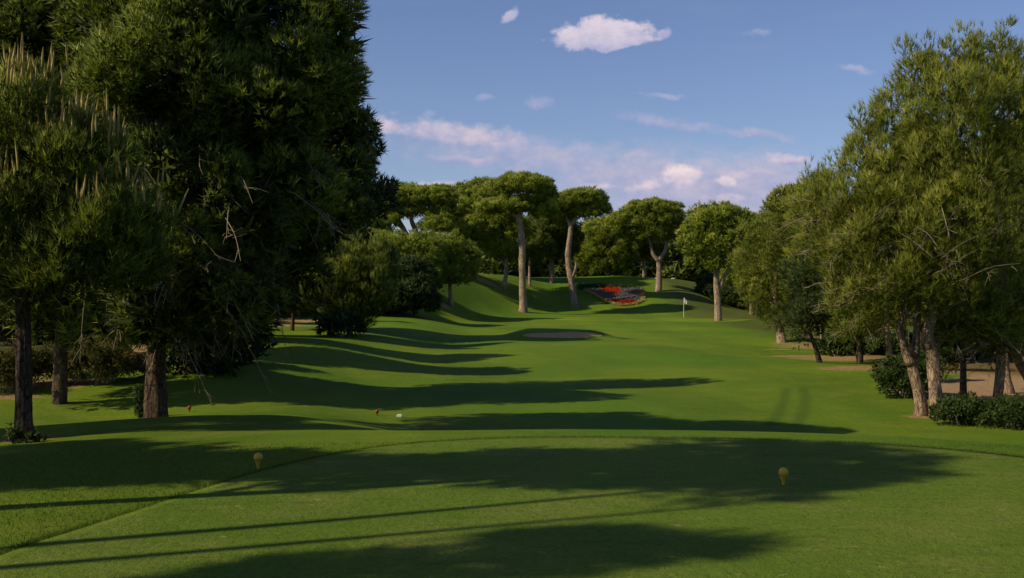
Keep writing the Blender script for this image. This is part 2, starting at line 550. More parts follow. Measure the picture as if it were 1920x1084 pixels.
def grass_mat(name, kind):
    m, g, o = new_mat(name)
    tc_ = g.n.new('ShaderNodeTexCoord')
    p = tc_.outputs['Object']
    x, y, z = g.sep(p)
    big = g.noise(p, 0.13, 4, 0.55)
    med = g.noise(p, 0.9, 5, 0.6)
    fin = g.noise(g.mapping(p, (1, 0.6, 1)), 26, 4, 0.7)
    vfin = g.noise(p, 120, 2, 0.7)
    if kind == 'tee':
        a, b, c3 = (0.092, 0.156, 0.011), (0.130, 0.196, 0.018), (0.185, 0.20, 0.042)
    elif kind == 'green':
        a, b, c3 = (0.110, 0.165, 0.010), (0.140, 0.195, 0.013), (0.16, 0.20, 0.018)
    else:
        a, b, c3 = (0.084, 0.146, 0.007), (0.126, 0.190, 0.009), (0.180, 0.205, 0.022)
    c = g.mix(g.step(big, 0.35, 0.65), a, b)
    c = g.mix(g.math('MULTIPLY', g.step(med, 0.42, 0.70), 0.60), c, c3)
    str_ = g.noise(g.mapping(p, (0.5, 2.2, 1)), 2.6, 5, 0.7)
    c = g.mix(g.math('MULTIPLY', g.step(str_, 0.48, 0.72), 0.40), c, tuple(v * 0.60 for v in a))
    # fine speckle of leaf blades
    c = g.mix(g.math('MULTIPLY', g.step(fin, 0.40, 0.72), 0.5), c, tuple(v * 0.55 for v in a))
    c = g.mix(g.math('MULTIPLY', g.step(vfin, 0.55, 0.8), 0.35), c, c3)
    if kind != 'tee':
        # mowing lanes, faint
        lane = g.math('SINE', g.math('ADD', g.math('MULTIPLY', x, 1.15), g.math('ADD', g.math('MULTIPLY', y, 0.10), g.math('MULTIPLY', big, 5.0))))
        c = g.mix(g.math('MULTIPLY', g.step(lane, -0.4, 0.4), 0.16), c, tuple(v * 1.45 for v in b))
        lane2 = g.math('SINE', g.math('ADD', g.math('MULTIPLY', y, 0.55), g.math('MULTIPLY', med, 3.0)))
        c = g.mix(g.math('MULTIPLY', g.step(lane2, -0.3, 0.5), 0.12), c, tuple(v * 0.7 for v in a))
    else:
        # worn, sanded divots
        dv = g.noise(g.mapping(p, (1.0, 1.5, 1.0)), 7.0, 2, 0.6)
        c = g.mix(g.math('MULTIPLY', g.step(dv, 0.685, 0.72), 0.65), c, (0.30, 0.24, 0.12))
    if kind == 'ground':
        n = g.n
        lush = g.noise(p, 0.055, 3, 0.6)
        c = g.mix(g.math('MULTIPLY', g.step(lush, 0.42, 0.60), 0.55), c, (0.062, 0.150, 0.008))
        edge = g.noise(p, 1.6, 5, 0.7)
        dry = g.step(g.math('ADD', g.attr('dry'), g.math('MULTIPLY', g.math('SUBTRACT', edge, 0.5), 0.9)), 0.35, 0.75)
        lit = g.noise(p, 7, 4, 0.7)
        dc = g.mix(g.step(lit, 0.35, 0.65), (0.20, 0.125, 0.05), (0.36, 0.24, 0.11))
        c = g.mix(dry, c, dc)
        san = g.step(g.math('ADD', g.attr('sandy'), g.math('MULTIPLY', g.math('SUBTRACT', edge, 0.5), 0.5)), 0.4, 0.6)
        c = g.mix(san, c, g.mix(g.step(lit, 0.3, 0.7), (0.28, 0.18, 0.105), (0.37, 0.25, 0.15)))
        c = g.mix(g.math('MULTIPLY', g.attr('track'), 0.5), c, (0.04, 0.075, 0.010))
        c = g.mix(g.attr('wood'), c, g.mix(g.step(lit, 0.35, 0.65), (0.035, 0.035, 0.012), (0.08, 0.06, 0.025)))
    h = g.math('ADD', g.math('MULTIPLY', fin, 0.7), g.math('MULTIPLY', vfin, 0.5))
    h2 = g.math('ADD', h, g.math('MULTIPLY', g.noise(p, 4, 4, 0.65), 1.3))
    st = 0.35 if kind == 'green' else 0.9
    principled(g, o, c, 0.85, 0.12, bump(g, h2, st, 0.03))
    return m


M_GROUND = grass_mat('rough_and_fairway_grass', 'ground')
M_TEE = grass_mat('tee_grass', 'tee')
M_GREEN = grass_mat('putting_green_grass', 'green')
M_BLADE = foliage_mat('grass_blades', (0.055, 0.095, 0.008), (0.095, 0.145, 0.013), (0.180, 0.195, 0.040), 0.3)


def sand_mat():
    m, g, o = new_mat('bunker_sand')
    tc_ = g.n.new('ShaderNodeTexCoord')
    p = tc_.outputs['Object']
    n = g.noise(p, 3, 5, 0.6)
    c = g.mix(n, (0.34, 0.21, 0.10), (0.50, 0.33, 0.17))
    principled(g, o, c, 0.95, 0.05, bump(g, g.noise(p, 9, 4, 0.6), 0.6, 0.05))
    return m


M_SAND = sand_mat()

# ------------------------------------------------------------------ ground sheet


def axis(parts):
    out = []
    for a, b, st in parts:
        n = max(1, int(round((b - a) / st)))
        out += list(np.linspace(a, b, n, endpoint=False))
    out.append(parts[-1][1])
    return np.array(out)


gx = axis([(-900, -200, 100), (-200, -60, 14), (-60, -30, 3), (-30, -9, 0.7), (-9, 11, 0.14), (11, 35, 0.6), (35, 60, 3), (60, 200, 14), (200, 900, 100)])
gy = axis([(-200, -20, 20), (-20, 4, 1.2), (4, 15, 0.14), (15, 34, 0.28), (34, 66, 0.6), (66, 78, 0.3), (78, 170, 0.8), (170, 260, 6), (260, 1400, 90)])
GX, GY = np.meshgrid(gx, gy)
GZ = H(GX.ravel(), GY.ravel())
# bring the distant ground back to eye level so that it reaches the horizon
nx, ny = len(gx), len(gy)
X, Y = GX.ravel(), GY.ravel()
idx = np.arange((ny - 1) * (nx - 1))
r_, c_ = idx // (nx - 1), idx % (nx - 1)
i0 = r_ * nx + c_
quads = np.stack([i0, i0 + 1, i0 + nx + 1, i0 + nx], -1)


def blob(x, y, cx, cy, a, b):
    return np.clip(1.25 - np.hypot((x - cx) / a, (y - cy) / b), 0, 1)


def px_blob(px, py, a, b):
    p = at(px, py)
    return blob(X, Y, p.x, p.y, a, b)


dry = np.zeros(len(X))
HILLDRY = 0.8
for args in [(893, 521, 4.0, 2.0), (825, 570, 2.0, 1.2), (190, 665, 4.5, 5), (250, 650, 6, 6), (20, 700, 2, 2.5), (530, 603, 5.5, 4.5), (495, 610, 4.5, 4),
             (1490, 668, 2.2, 0.9), (1460, 655, 1.4, 0.6),
             (1560, 650, 4, 4), (1600, 672, 4, 2.6), (1640, 690, 3, 2), (1540, 632, 3, 4), (1700, 650, 6, 5), (1790, 640, 6, 7), (1880, 700, 4, 5), (1880, 780, 2.0, 0.8),
             (110, 720, 1.6, 1.4), (10, 745, 1.2, 0.8)]:
    dry = np.maximum(dry, px_blob(*args))
for (fx, fy) in [(-6.7, 20.6), (10.4, 27.6), (10.8, 27.9), (-6.7, 15.0), (13.8, 30.5)]:
    dry = np.maximum(dry, 0.9 * blob(X, Y, fx, fy, 0.75, 0.6))
for (fx, fy) in [(984, 586), (1078, 575), (1347, 603), (1468, 644)]:
    dry = np.maximum(dry, 0.8 * px_blob(fx, fy, 1.1, 1.1))
dry = np.maximum(dry, 0.8 * sstep(14, 20, X) * (1 - sstep(50, 70, Y)) * sstep(22, 30, Y))
sandy = np.zeros(len(X))
for args in [(1800, 738, 2.6, 2.2), (1860, 730, 2.4, 2.6), (1905, 722, 3, 3), (1960, 715, 3.5, 3.5)]:
    sandy = np.maximum(sandy, px_blob(*args))
track = np.zeros(len(X))
for line in ([(1446, 800), (1462, 772), (1472, 745), (1474, 728)], [(1494, 800), (1507, 772), (1510, 745), (1506, 728)]):
    q = [at(*p) for p in line]
    d = np.full(len(X), 9.0)
    for a, b in zip(q[:-1], q[1:]):
        ex, ey = b.x - a.x, b.y - a.y
        t = np.clip(((X - a.x) * ex + (Y - a.y) * ey) / (ex * ex + ey * ey), 0, 1)
        d = np.minimum(d, np.hypot(X - a.x - t * ex, Y - a.y - t * ey))
    track = np.maximum(track, 1 - sstep(0.06, 0.24, d))
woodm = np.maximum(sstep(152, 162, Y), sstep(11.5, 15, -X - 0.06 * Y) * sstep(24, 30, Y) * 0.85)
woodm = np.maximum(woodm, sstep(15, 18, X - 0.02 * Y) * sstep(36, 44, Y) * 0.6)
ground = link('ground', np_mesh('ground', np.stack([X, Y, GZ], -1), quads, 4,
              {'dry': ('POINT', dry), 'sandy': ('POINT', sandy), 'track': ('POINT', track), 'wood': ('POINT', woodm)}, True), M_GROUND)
tag(ground, kind='structure')


def drape(name, poly, off, mat, rings=24, skirt=0.12, dome=0.0):
    """a sheet that follows the terrain inside a star-shaped outline"""
    poly = np.array(poly)
    c = poly.mean(0)
    n = len(poly)
    ts = np.linspace(0, 1, rings + 1)[1:]
    pts = [c[None, :]] + [c + (poly - c) * t for t in ts]
    P2 = np.vstack(pts)
    z = H(P2[:, 0], P2[:, 1]) + off
    V = np.column_stack([P2, z])
    tris = []
    j = np.arange(n); j2 = (j + 1) % n
    f = [np.stack([np.zeros(n, int), 1 + j, 1 + j2, 1 + j2], -1)]
    for k in range(rings - 1):
        a = 1 + k * n
        f.append(np.stack([a + j, a + n + j, a + n + j2, a + j2], -1))
    last = 1 + (rings - 1) * n
    S = V[last:last + n].copy(); S[:, 2] -= skirt
    base = len(V)
    V = np.vstack([V, S])
    f.append(np.stack([last + j, base + j, base + j2, last + j2], -1))
    F4 = np.vstack(f)
    me = bpy.data.meshes.new(name)
    faces = [tuple(dict.fromkeys(q)) for q in F4.tolist()]
    me.from_pydata(V.tolist(), [], faces)
    me.polygons.foreach_set('use_smooth', [True] * len(me.polygons))
    me.update()
    return tag(link(name, me, mat), kind='structure')


def ell(cx, cy, a, b, n=48, wob=0.0, seed=1):
    rg = np.random.RandomState(seed); ph = rg.rand(4) * 6.28
    t = np.linspace(0, 2 * np.pi, n, endpoint=False)
    w = 1 + wob * (np.sin(2 * t + ph[0]) + 0.7 * np.sin(3 * t + ph[1]) + 0.5 * np.sin(5 * t + ph[2]))
    return np.column_stack([cx + a * w * np.cos(t), cy + b * w * np.sin(t)])


drape('tee_surface', TEE, 0.012, M_TEE, 40, 0.05)
drape('putting_green', ell(14.5, 109.0, 10.5, 6.0, 64, 0.04, 3), 0.03, M_GREEN, 30, 0.2)
drape('bunker_sand', ell(BUNK[0], BUNK[1], BUNK[2], BUNK[3], 64, 0.13, 5), 0.035, M_SAND, 14, 0.2)

# ------------------------------------------------------------------ foliage generator
UP = np.array([0, 0, 1.0])


def unit(a):
    return a / (np.linalg.norm(a, axis=-1, keepdims=True) + 1e-9)


def needles(pos, dirs, per, L, Wd, spread, tint, rg, jit=0.0, face=None):
    n = len(pos)
    p = np.repeat(pos, per, 0)
    d = unit(np.repeat(dirs, per, 0) + spread * rg.randn(n * per, 3))
    if jit:
        p = p + rg.randn(n * per, 3) * jit
    s = unit(np.cross(d, rg.randn(n * per, 3) * (1.0 if face is None else 0.45) + (0 if face is None else np.repeat(face, per, 0))))
    l = L * (0.7 + 0.6 * rg.rand(n * per, 1))
    w = Wd * (0.7 + 0.6 * rg.rand(n * per, 1))
    a = p - d * l * 0.15
    v = np.stack([a + s * w * 0.5, a - s * w * 0.5, p + d * l], 1).reshape(-1, 3)
    t = np.clip(np.repeat(tint, per) + 0.10 * rg.randn(n * per), 0, 1)
    return v, t


STY = {
    # puff radius, tufts per puff, needles per tuft, length, width, spread, up-bias, puff height, coverage, lowest allowed, shell depth
    'stone_near': dict(r=0.50, tufts=64, per=7, L=0.16, W=0.024, spread=0.42, up=0.45, asp=1.0, cov=0.50, bottom=-0.75, inner=0.25),
    'stone_far': dict(r=0.46, tufts=26, per=4, L=0.30, W=0.080, spread=0.5, up=0.75, asp=0.75, cov=0.75, bottom=-0.45, inner=0.25),
    'round_far': dict(r=0.50, tufts=26, per=4, L=0.32, W=0.080, spread=0.55, up=0.5, asp=1.0, cov=0.66, bottom=-0.8, inner=0.25),
    'aleppo': dict(r=0.31, tufts=26, per=8, L=0.19, W=0.018, spread=0.38, up=1.05, asp=1.75, cov=0.42, bottom=-0.95, inner=0.18),
    'aleppo_mid': dict(r=0.42, tufts=26, per=6, L=0.22, W=0.030, spread=0.55, up=0.6, asp=1.2, cov=0.6, bottom=-0.9, inner=0.2),
    'spiky': dict(r=0.40, tufts=22, per=7, L=0.30, W=0.030, spread=0.28, up=1.3, asp=1.6, cov=0.6, bottom=-0.8, inner=0.25),
    'slim': dict(r=0.34, tufts=24, per=5, L=0.24, W=0.040, spread=0.5, up=0.6, asp=1.0, cov=0.6, bottom=-0.8, inner=0.25),
    'sucker': dict(r=0.11, tufts=14, per=4, L=0.07, W=0.030, spread=0.8, up=0.5, asp=1.2, cov=0.9, bottom=-0.9, inner=0.2),
    'core': dict(r=0.45, tufts=16, per=4, L=0.34, W=0.10, spread=0.7, up=0.3, asp=1.0, cov=0.6, bottom=-1.0, inner=0.0),
    'bough': dict(r=0.24, tufts=15, per=6, L=0.15, W=0.028, spread=0.42, up=0.5),
    'young': dict(r=0.25, tufts=28, per=7, L=0.16, W=0.018, spread=0.34, up=1.0, asp=1.15, cov=0.75, bottom=-0.8, inner=0.3),
    'bush': dict(r=0.24, tufts=34, per=5, L=0.075, W=0.036, spread=0.8, up=0.3, asp=0.9, cov=0.9, bottom=-0.5, inner=0.2),
    'shrub_far': dict(r=0.5, tufts=26, per=4, L=0.30, W=0.12, spread=0.7, up=0.4, asp=0.9, cov=0.75, bottom=-0.6, inner=0.2),
    'wood': dict(r=1.1, tufts=18, per=2, L=1.0, W=0.44, spread=0.6, up=0.6, asp=0.9, cov=0.42, bottom=-0.9, inner=0.3),
}


def crown_arrays(lobes, st, seed, dens=1.0):
    rg = np.random.RandomState(seed)
    C = np.array([l[0] for l in lobes], float); A = np.array([l[1] for l in lobes], float)
    allp, allo, allr = [], [], []
    for i in range(len(C)):
        a, b, c = A[i]
        area = 4 * np.pi * (((a * b) ** 1.6 + (a * c) ** 1.6 + (b * c) ** 1.6) / 3) ** (1 / 1.6)
        n = max(4, int(area * st['cov'] * dens / (st['r'] ** 2)))
        u = unit(rg.randn(n, 3))
        u = u[u[:, 2] > st['bottom']]
        p = C[i] + u * A[i] * (0.74 + 0.3 * rg.rand(len(u), 1))
        keep = np.ones(len(p), bool)
        for j in range(len(C)):
            if j != i:
                keep &= np.linalg.norm((p - C[j]) / A[j], axis=1) > 0.80
        allp.append(p[keep]); allo.append(u[keep])
        ni = int(n * st['inner'])
        if ni:
            u2 = unit(rg.randn(ni, 3))
            allp.append(C[i] + u2 * A[i] * (0.3 + 0.35 * rg.rand(ni, 1))); allo.append(u2)
    P = np.vstack(allp); O = np.vstack(allo)
    m = len(P); k = st['tufts']
    Rr = st['r'] * (0.65 + 0.7 * rg.rand(m))
    pt = 0.42 + 0.16 * rg.randn(m)
    bias = unit(O * 0.6 + UP * 0.7)
    u = unit(rg.randn(m * k, 3) + 0.75 * np.repeat(bias, k, 0))
    RR = np.repeat(Rr, k)[:, None]
    pos = np.repeat(P, k, 0) + u * RR * np.array([1, 1, st['asp']]) * (0.55 + 0.5 * rg.rand(m * k, 1))
    d = unit(u * 0.8 + UP * st['up'] + 0.3 * np.repeat(O, k, 0))
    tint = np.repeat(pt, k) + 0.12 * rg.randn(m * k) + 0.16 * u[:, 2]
    fc = unit(u * 0.8 + 0.45 * np.repeat(O, k, 0) + UP * 0.1)
    v, t = needles(pos, d, st['per'], st['L'], st['W'], st['spread'], tint, rg, face=fc)
    fac = np.repeat(fc, st['per'], 0)
    return v, (t, fac), P


def clumps(lobes, rad, seed, dens=1.0):
    """break smooth lobes into many rounded boughs with gaps between them"""
    rg = np.random.RandomState(seed)
    C = np.array([l[0] for l in lobes], float); A = np.array([l[1] for l in lobes], float)
    out = []
    for i in range(len(C)):
        a, b, c = A[i]
        area = 4 * np.pi * (((a * b) ** 1.6 + (a * c) ** 1.6 + (b * c) ** 1.6) / 3) ** (1 / 1.6)
        n = max(5, int(area / (rad * rad) * 0.40 * dens))
        u = unit(rg.randn(n, 3)); u = u[u[:, 2] > -0.7]
        for q in u:
            r = rad * rg.uniform(0.7, 1.3)
            p = C[i] + q * (A[i] - 0.35 * r)
            if all(np.linalg.norm((p - C[j]) / A[j]) > 0.78 for j in range(len(C)) if j != i):
                out.append((p.tolist(), (r, r, r * 1.1), q))
    return out


def clumped_arrays(lobes, st, seed, rad, dens=1.0):
    rg = np.random.RandomState(seed + 7)
    cl = clumps(lobes, rad, seed, dens)
    C = np.array([c[0] for c in cl]); A = np.array([c[1] for c in cl]); Q = np.array([c[2] for c in cl])
    n = 12                                  # puffs on the outer side of each bough
    u = unit(rg.randn(len(C) * n, 3) + 0.9 * np.repeat(unit(Q + UP * 0.5), n, 0))
    P = np.repeat(C, n, 0) + u * np.repeat(A, n, 0) * (0.75 + 0.3 * rg.rand(len(u), 1))
    k = st['tufts']
    U = unit(rg.randn(len(P) * k, 3) + 0.9 * np.repeat(unit(u + UP * 0.5), k, 0))
    pos = np.repeat(P, k, 0) + U * st['r'] * (0.5 + 0.6 * rg.rand(len(U), 1))
    d = unit(U * 0.7 + np.repeat(u, k, 0) * 0.4 + UP * st['up'])
    tone = np.repeat(np.repeat(0.40 + 0.12 * rg.randn(len(C)), n), k)
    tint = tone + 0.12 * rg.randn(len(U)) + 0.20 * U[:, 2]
    fc = unit(U * 0.6 + 0.6 * np.repeat(u, k, 0))
    v, t = needles(pos, d, st['per'], st['L'], st['W'], st['spread'], tint, rg, face=fc)
    fac = np.repeat(fc, st['per'], 0)
    # shaded inner foliage that closes the heart of the crown
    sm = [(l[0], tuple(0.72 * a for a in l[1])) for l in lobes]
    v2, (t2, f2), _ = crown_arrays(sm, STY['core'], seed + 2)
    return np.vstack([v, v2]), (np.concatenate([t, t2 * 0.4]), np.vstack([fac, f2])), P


def tri_mesh(name, v, t):
    f = np.arange(len(v), dtype=np.int32).reshape(-1, 3)
    at_ = {'tint': ('FACE', t[0] if isinstance(t, tuple) else t)}
    if isinstance(t, tuple):
        at_['facing'] = ('FACE', t[1])
    return np_mesh(name, v, f, 3, at_)


def limb_paths(lobes, trunk, rg):
    """from the trunk to the heart of every lobe"""
    T = np.array([p for p, r in trunk]); TR = np.array([r for p, r in trunk])
    out = []
    for c, a in lobes:
        c = np.array(c, float)
        tgt = c + np.array([0, 0, -0.25 * a[2]])
        zs = T[:, 2]
        zt = min(max(tgt[2] - 0.8 * np.hypot(tgt[0] - T[-1][0], tgt[1] - T[-1][1]) - 0.3, zs[-1] * 0.45), zs[-1])
        s = np.array([np.interp(zt, zs, T[:, 0]), np.interp(zt, zs, T[:, 1]), zt])
        r0 = np.interp(zt, zs, TR) * 0.55
        mid = (s + tgt) / 2 + np.array([0, 0, -0.08 * np.linalg.norm(tgt - s)]) + rg.randn(3) * 0.1
        out.append(([s, mid, tgt], [r0, r0 * 0.7, r0 * 0.35]))
    return out


PUFFS = {}


def make_tree(name, label, base, trunk, lobes, style, leafm, barkm, seed, group=None, dens=1.0, limbs=None, near=False,
              twigs=0, twigdir=(0, 0, -0.2), extra_trunks=(), cat='tree', bough=0.0):
    """trunk: [(xyz, radius)], lobes: [(centre, radii)], all in metres from the tree's foot"""
    rg = np.random.RandomState(seed)
    st = STY[style]
    root = empty(name, base)
    tag(root, label, cat, group)
    pts = [p for p, r in trunk]; rad = [r for p, r in trunk]
    fl = [(np.array(pts[0]) - np.array([0, 0, 0.35])).tolist()] + pts
    fr = [rad[0] * 1.5] + [rad[0] * 1.22] + rad[1:]
    t = Tubes()
    t.tube(fl, fr, 26 if near else 12, 0.10, seed, step=0.12 if near else 0.4)
    link('trunk', t.mesh('trunk'), barkm, root)
    for ex in extra_trunks:
        t2 = Tubes()
        t2.tube([p for p, r in ex], [r for p, r in ex], 22 if near else 8, 0.10 if near else 0.05, seed + 3, step=0.12 if near else None)
        link('trunk', t2.mesh('trunk'), barkm, root)
    if bough:
        v, tt, P = clumped_arrays(lobes, st, seed, bough, dens)
    else:
        v, tt, P = crown_arrays(lobes, st, seed, dens)
    explicit = limbs is not None
    if limbs is None:
        limbs = limb_paths(lobes, trunk, rg)
    C = np.array([l[0] for l in lobes], float)
    own = np.argmin(np.linalg.norm((P[:, None, :] - C[None]) , axis=2), axis=1)
    per_limb = near or explicit
    if per_limb:
        bm = [Tubes() for _ in limbs]
    else:
        bm = [Tubes()]
    for i, (lp, lr) in enumerate(limbs):
        tb = bm[i] if per_limb else bm[0]
        tb.tube(lp, lr, 10 if near else 6, 0.05, seed + i)
        e = np.array(lp[-1]); li = int(np.argmin(np.linalg.norm(C - e, axis=1)))
        cand = P[own == li]
        if len(cand) and np.linalg.norm((e - C[li]) / np.array(lobes[li][1])) < 1.5:
            for q in cand[rg.choice(len(cand), min(len(cand), 16 if near else 6), replace=False)]:
                m_ = (e + q) / 2 + rg.randn(3) * 0.08
                tb.tube([e, m_, q], [lr[-1] * 0.7, lr[-1] * 0.4, 0.008 if near else 0.02], 4, cap=False)
    for tb in bm:
        link('branch', tb.mesh('branch'), barkm, root)
    if twigs:
        tw = Tubes()
        zmin = min(c[0][2] - 0.6 * c[1][2] for c in lobes)
        src = P[P[:, 2] < zmin + 0.45 * (P[:, 2].max() - zmin)]
        for q in src[rg.choice(len(src), min(len(src), twigs), replace=False)]:
            dd = unit(np.array(twigdir) + rg.randn(3) * np.array([0.7, 0.7, 0.35]))
            L = 0.5 + 1.1 * rg.rand()
            mid = q + dd * L * 0.5 + rg.randn(3) * 0.06
            end = mid + unit(dd + np.array([0, 0, -0.25])) * L * 0.5
            tw.tube([q, mid, end], [0.010, 0.007, 0.003], 3, cap=False)
            for _ in range(4):
                s0 = q + (end - q) * (0.3 + 0.6 * rg.rand())
                e0 = s0 + unit(dd + rg.randn(3) * 0.6) * (0.15 + 0.3 * rg.rand())
                tw.tube([s0, (s0 + e0) / 2 + rg.randn(3) * 0.02, e0], [0.006, 0.005, 0.003], 3, cap=False)
        link('dead_twig', tw.mesh('dead_twig'), M_TWIG, root)['kind'] = 'stuff'
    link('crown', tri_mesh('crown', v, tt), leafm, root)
    PUFFS[root.name] = P
    return root


def px_tree(name, label, bpx, trunk, lobes, style, leafm, barkm, seed, base=None, d=None, limbs=None, extra=(), **kw):
    """sizes measured off the photograph in pixels at the tree's distance; every offset becomes metres round the tree's foot"""
    b = base or at(*bpx)
    if d is not None:
        x = (bpx[0] - 960) / F * d
        b = Vector((x, d, H1(x, d)))
    s = b.y / F

    def loc(px, py, dy):
        dd = b.y + dy
        return [(px - 960) / F * dd - b.x, dy, EYE + (HOR - py) / F * dd - b.z]
    tr = [(loc(p[0], p[1], p[2] if len(p) > 3 else 0.0), p[-1] * s / 2) for p in trunk]
    if bpx[1] is not None:
        tr[0] = ([0, 0, 0], tr[0][1])
    lb = [(loc(l[0], l[1], l[2]), (l[3] * s, l[5] * s if len(l) > 5 else (l[3] + l[4]) / 2 * s, l[4] * s)) for l in lobes]
    lm = None
    if limbs:
        lm = [([loc(p[0], p[1], p[2]) for p in L], [p[3] * s / 2 for p in L]) for L in limbs]
    ex = [[(loc(p[0], p[1], p[2]), p[3] * s / 2) for p in L] for L in extra]
    return make_tree(name, label, b, tr, lb, style, leafm, barkm, seed, limbs=lm, extra_trunks=ex, **kw)


def copy_tree(o, loc, rz, sc, label, group=None):
    c = o.copy(); col.objects.link(c)
    c.location = loc; c.rotation_euler = (0, 0, rz); c.scale = (sc, sc, sc)
    c['label'] = label
    if group: c['group'] = group
    elif 'group' in c: del c['group']
    for ch in list(o.children):
        k = ch.copy(); col.objects.link(k); k.parent = c
    return c


# ------------------------------------------------------------------ left foreground trees
px_tree('pine_tree', 'huge bushy pine with thick dark trunk that fills the upper left',
        (292, 782), [(292, 782, 0, 37), (292, 700, 0, 36), (296, 600, 0, 33), (300, 480, 0.1, 32), (310, 330, 0.3, 26), (330, 150, 0.5, 20), (345, -20, 0.6, 12)],
        [(120, 40, 1.6, 130, 95), (300, 150, -0.9, 130, 90), (430, 50, -0.4, 140, 90), (475, 225, -0.5, 105, 85), (530, 330, 0.2, 85, 85),
         (345, 320, -1.1, 90, 70), (430, 420, -0.6, 95, 75), (340, 430, -1.0, 70, 60), (230, 70, 0.3, 90, 70), (560, 120, 0.2, 90, 100), (330, -10, 0.2, 180, 80, 110), (560, 10, 0, 70, 70), (590, 75, 0.4, 50, 85), (600, 160, 0.5, 50, 50),
         (420, 520, -0.6, 70, 50), (110, 0, 1.8, 150, 70), (20, 80, 2.0, 90, 80), (330, 520, -0.5, 60, 40), (400, 560, -0.4, 66, 42), (262, 560, -0.4, 56, 26), (455, 575, -0.2, 32, 24), (300, 590, -0.6, 36, 20), (320, 260, 0.8, 170, 140, 100), (190, 300, 1.2, 100, 120, 90)],
        'bough', M_STONE, M_BARKD, 11, near=True, twigs=150, twigdir=(0.3, -0.1, -0.9), dens=1.0, bough=0.52, d=20.6)
px_tree('pine_tree', 'dark pine behind the huge one, its right edge against the sky',
        (356, 700), [(356, 700, 0, 24), (358, 600, 0, 22), (385, 470, 0, 20), (480, 330, 0, 18), (540, 220, 0, 10)],
        [(605, 200, 0, 66, 66), (650, 225, 0, 50, 65), (640, 300, 0.2, 48, 55), (610, 390, 0, 62, 70), (530, 430, 0, 90, 90), (655, 385, 0.4, 28, 40), (560, 500, 0, 58, 44), (500, 260, 0.6, 110, 100)],
        'bough', M_STONE, M_BARKD, 12, near=True, twigs=10, dens=0.6, bough=0.62)
TREE_C = px_tree('pine_tree', 'young dark pine with pale upright shoots at the left edge',
                 (45, 835), [(45, 835, 0, 32), (44, 760, 0, 29), (44, 640, 0, 27), (42, 560, 0, 26), (44, 420, 0, 20), (50, 260, 0, 12)],
                 [(45, 235, 0, 95, 75), (130, 320, 0, 95, 75), (20, 400, 0, 130, 110), (165, 430, 0, 110, 80), (240, 430, 0.1, 65, 55), (-90, 330, 0.2, 110, 110), (95, 500, -0.1, 150, 55), (230, 500, 0.1, 60, 34), (-60, 480, 0, 110, 60)],
                 'young', M_STONE, M_BARKN, 13, near=True, dens=0.85, d=15.0,
                 limbs=[[(44, 560, 0, 14), (10, 540, 0, 10), (-40, 490, 0, 6)], [(44, 570, 0, 13), (90, 548, 0, 9), (170, 470, -0.1, 6)],
                        [(44, 500, 0, 14), (20, 450, 0.1, 9), (10, 400, 0, 6)], [(44, 450, 0, 12), (80, 400, 0, 8), (130, 330, 0, 5)], [(46, 400, 0, 12), (48, 300, 0, 8), (50, 240, 0, 5)],
                        [(44, 520, 0, 12), (130, 500, 0.1, 8), (240, 440, 0.1, 4)]])
# pale new shoots standing on its top
rg = np.random.RandomState(5)
protos = []
for i in range(3):
    t = Tubes()
    L = 0.30 + 0.06 * i
    t.tube([(0, 0, 0), (0.006, 0.004, L * 0.5), (0.0, 0.008 * i, L)], [0.016, 0.019, 0.008], 7, 0.12, i)
    me = t.mesh('shoot'); me.materials.append(M_CANDLE)
    protos.append(me)
PC = PUFFS[TREE_C.name]
PC = PC[rg.permutation(len(PC))]
sel = []
for q in PC:                       # puffs with nothing above them on the outside of the crown
    above = (np.hypot(PC[:, 0] - q[0], PC[:, 1] - q[1]) < 0.15) & (PC[:, 2] > q[2] + 0.12)
    if not above.any() and q[2] > 2.6 and q[0] > -1.2 and q[1] < 0.35:
        sel.append(q)
print('SHOOT PUFFS', len(sel))
n_sh = 0
for q in sel:
    for _ in range(rg.randint(4, 9)):
        if n_sh >= 290: break
        n_sh += 1
        o = link('shoot', protos[rg.randint(3)], None, TREE_C)
        o.location = (q[0] + rg.randn() * 0.15, q[1] + rg.randn() * 0.15, q[2] + 0.22 + rg.rand() * 0.15)
        o.rotation_euler = (rg.randn() * 0.12, rg.randn() * 0.12, rg.rand() * 6)
        k = rg.uniform(0.45, 1.05)
        o.scale = (0.8, 0.8, k)

# generic shapes: one umbrella, one round and one tall crown used for the copies


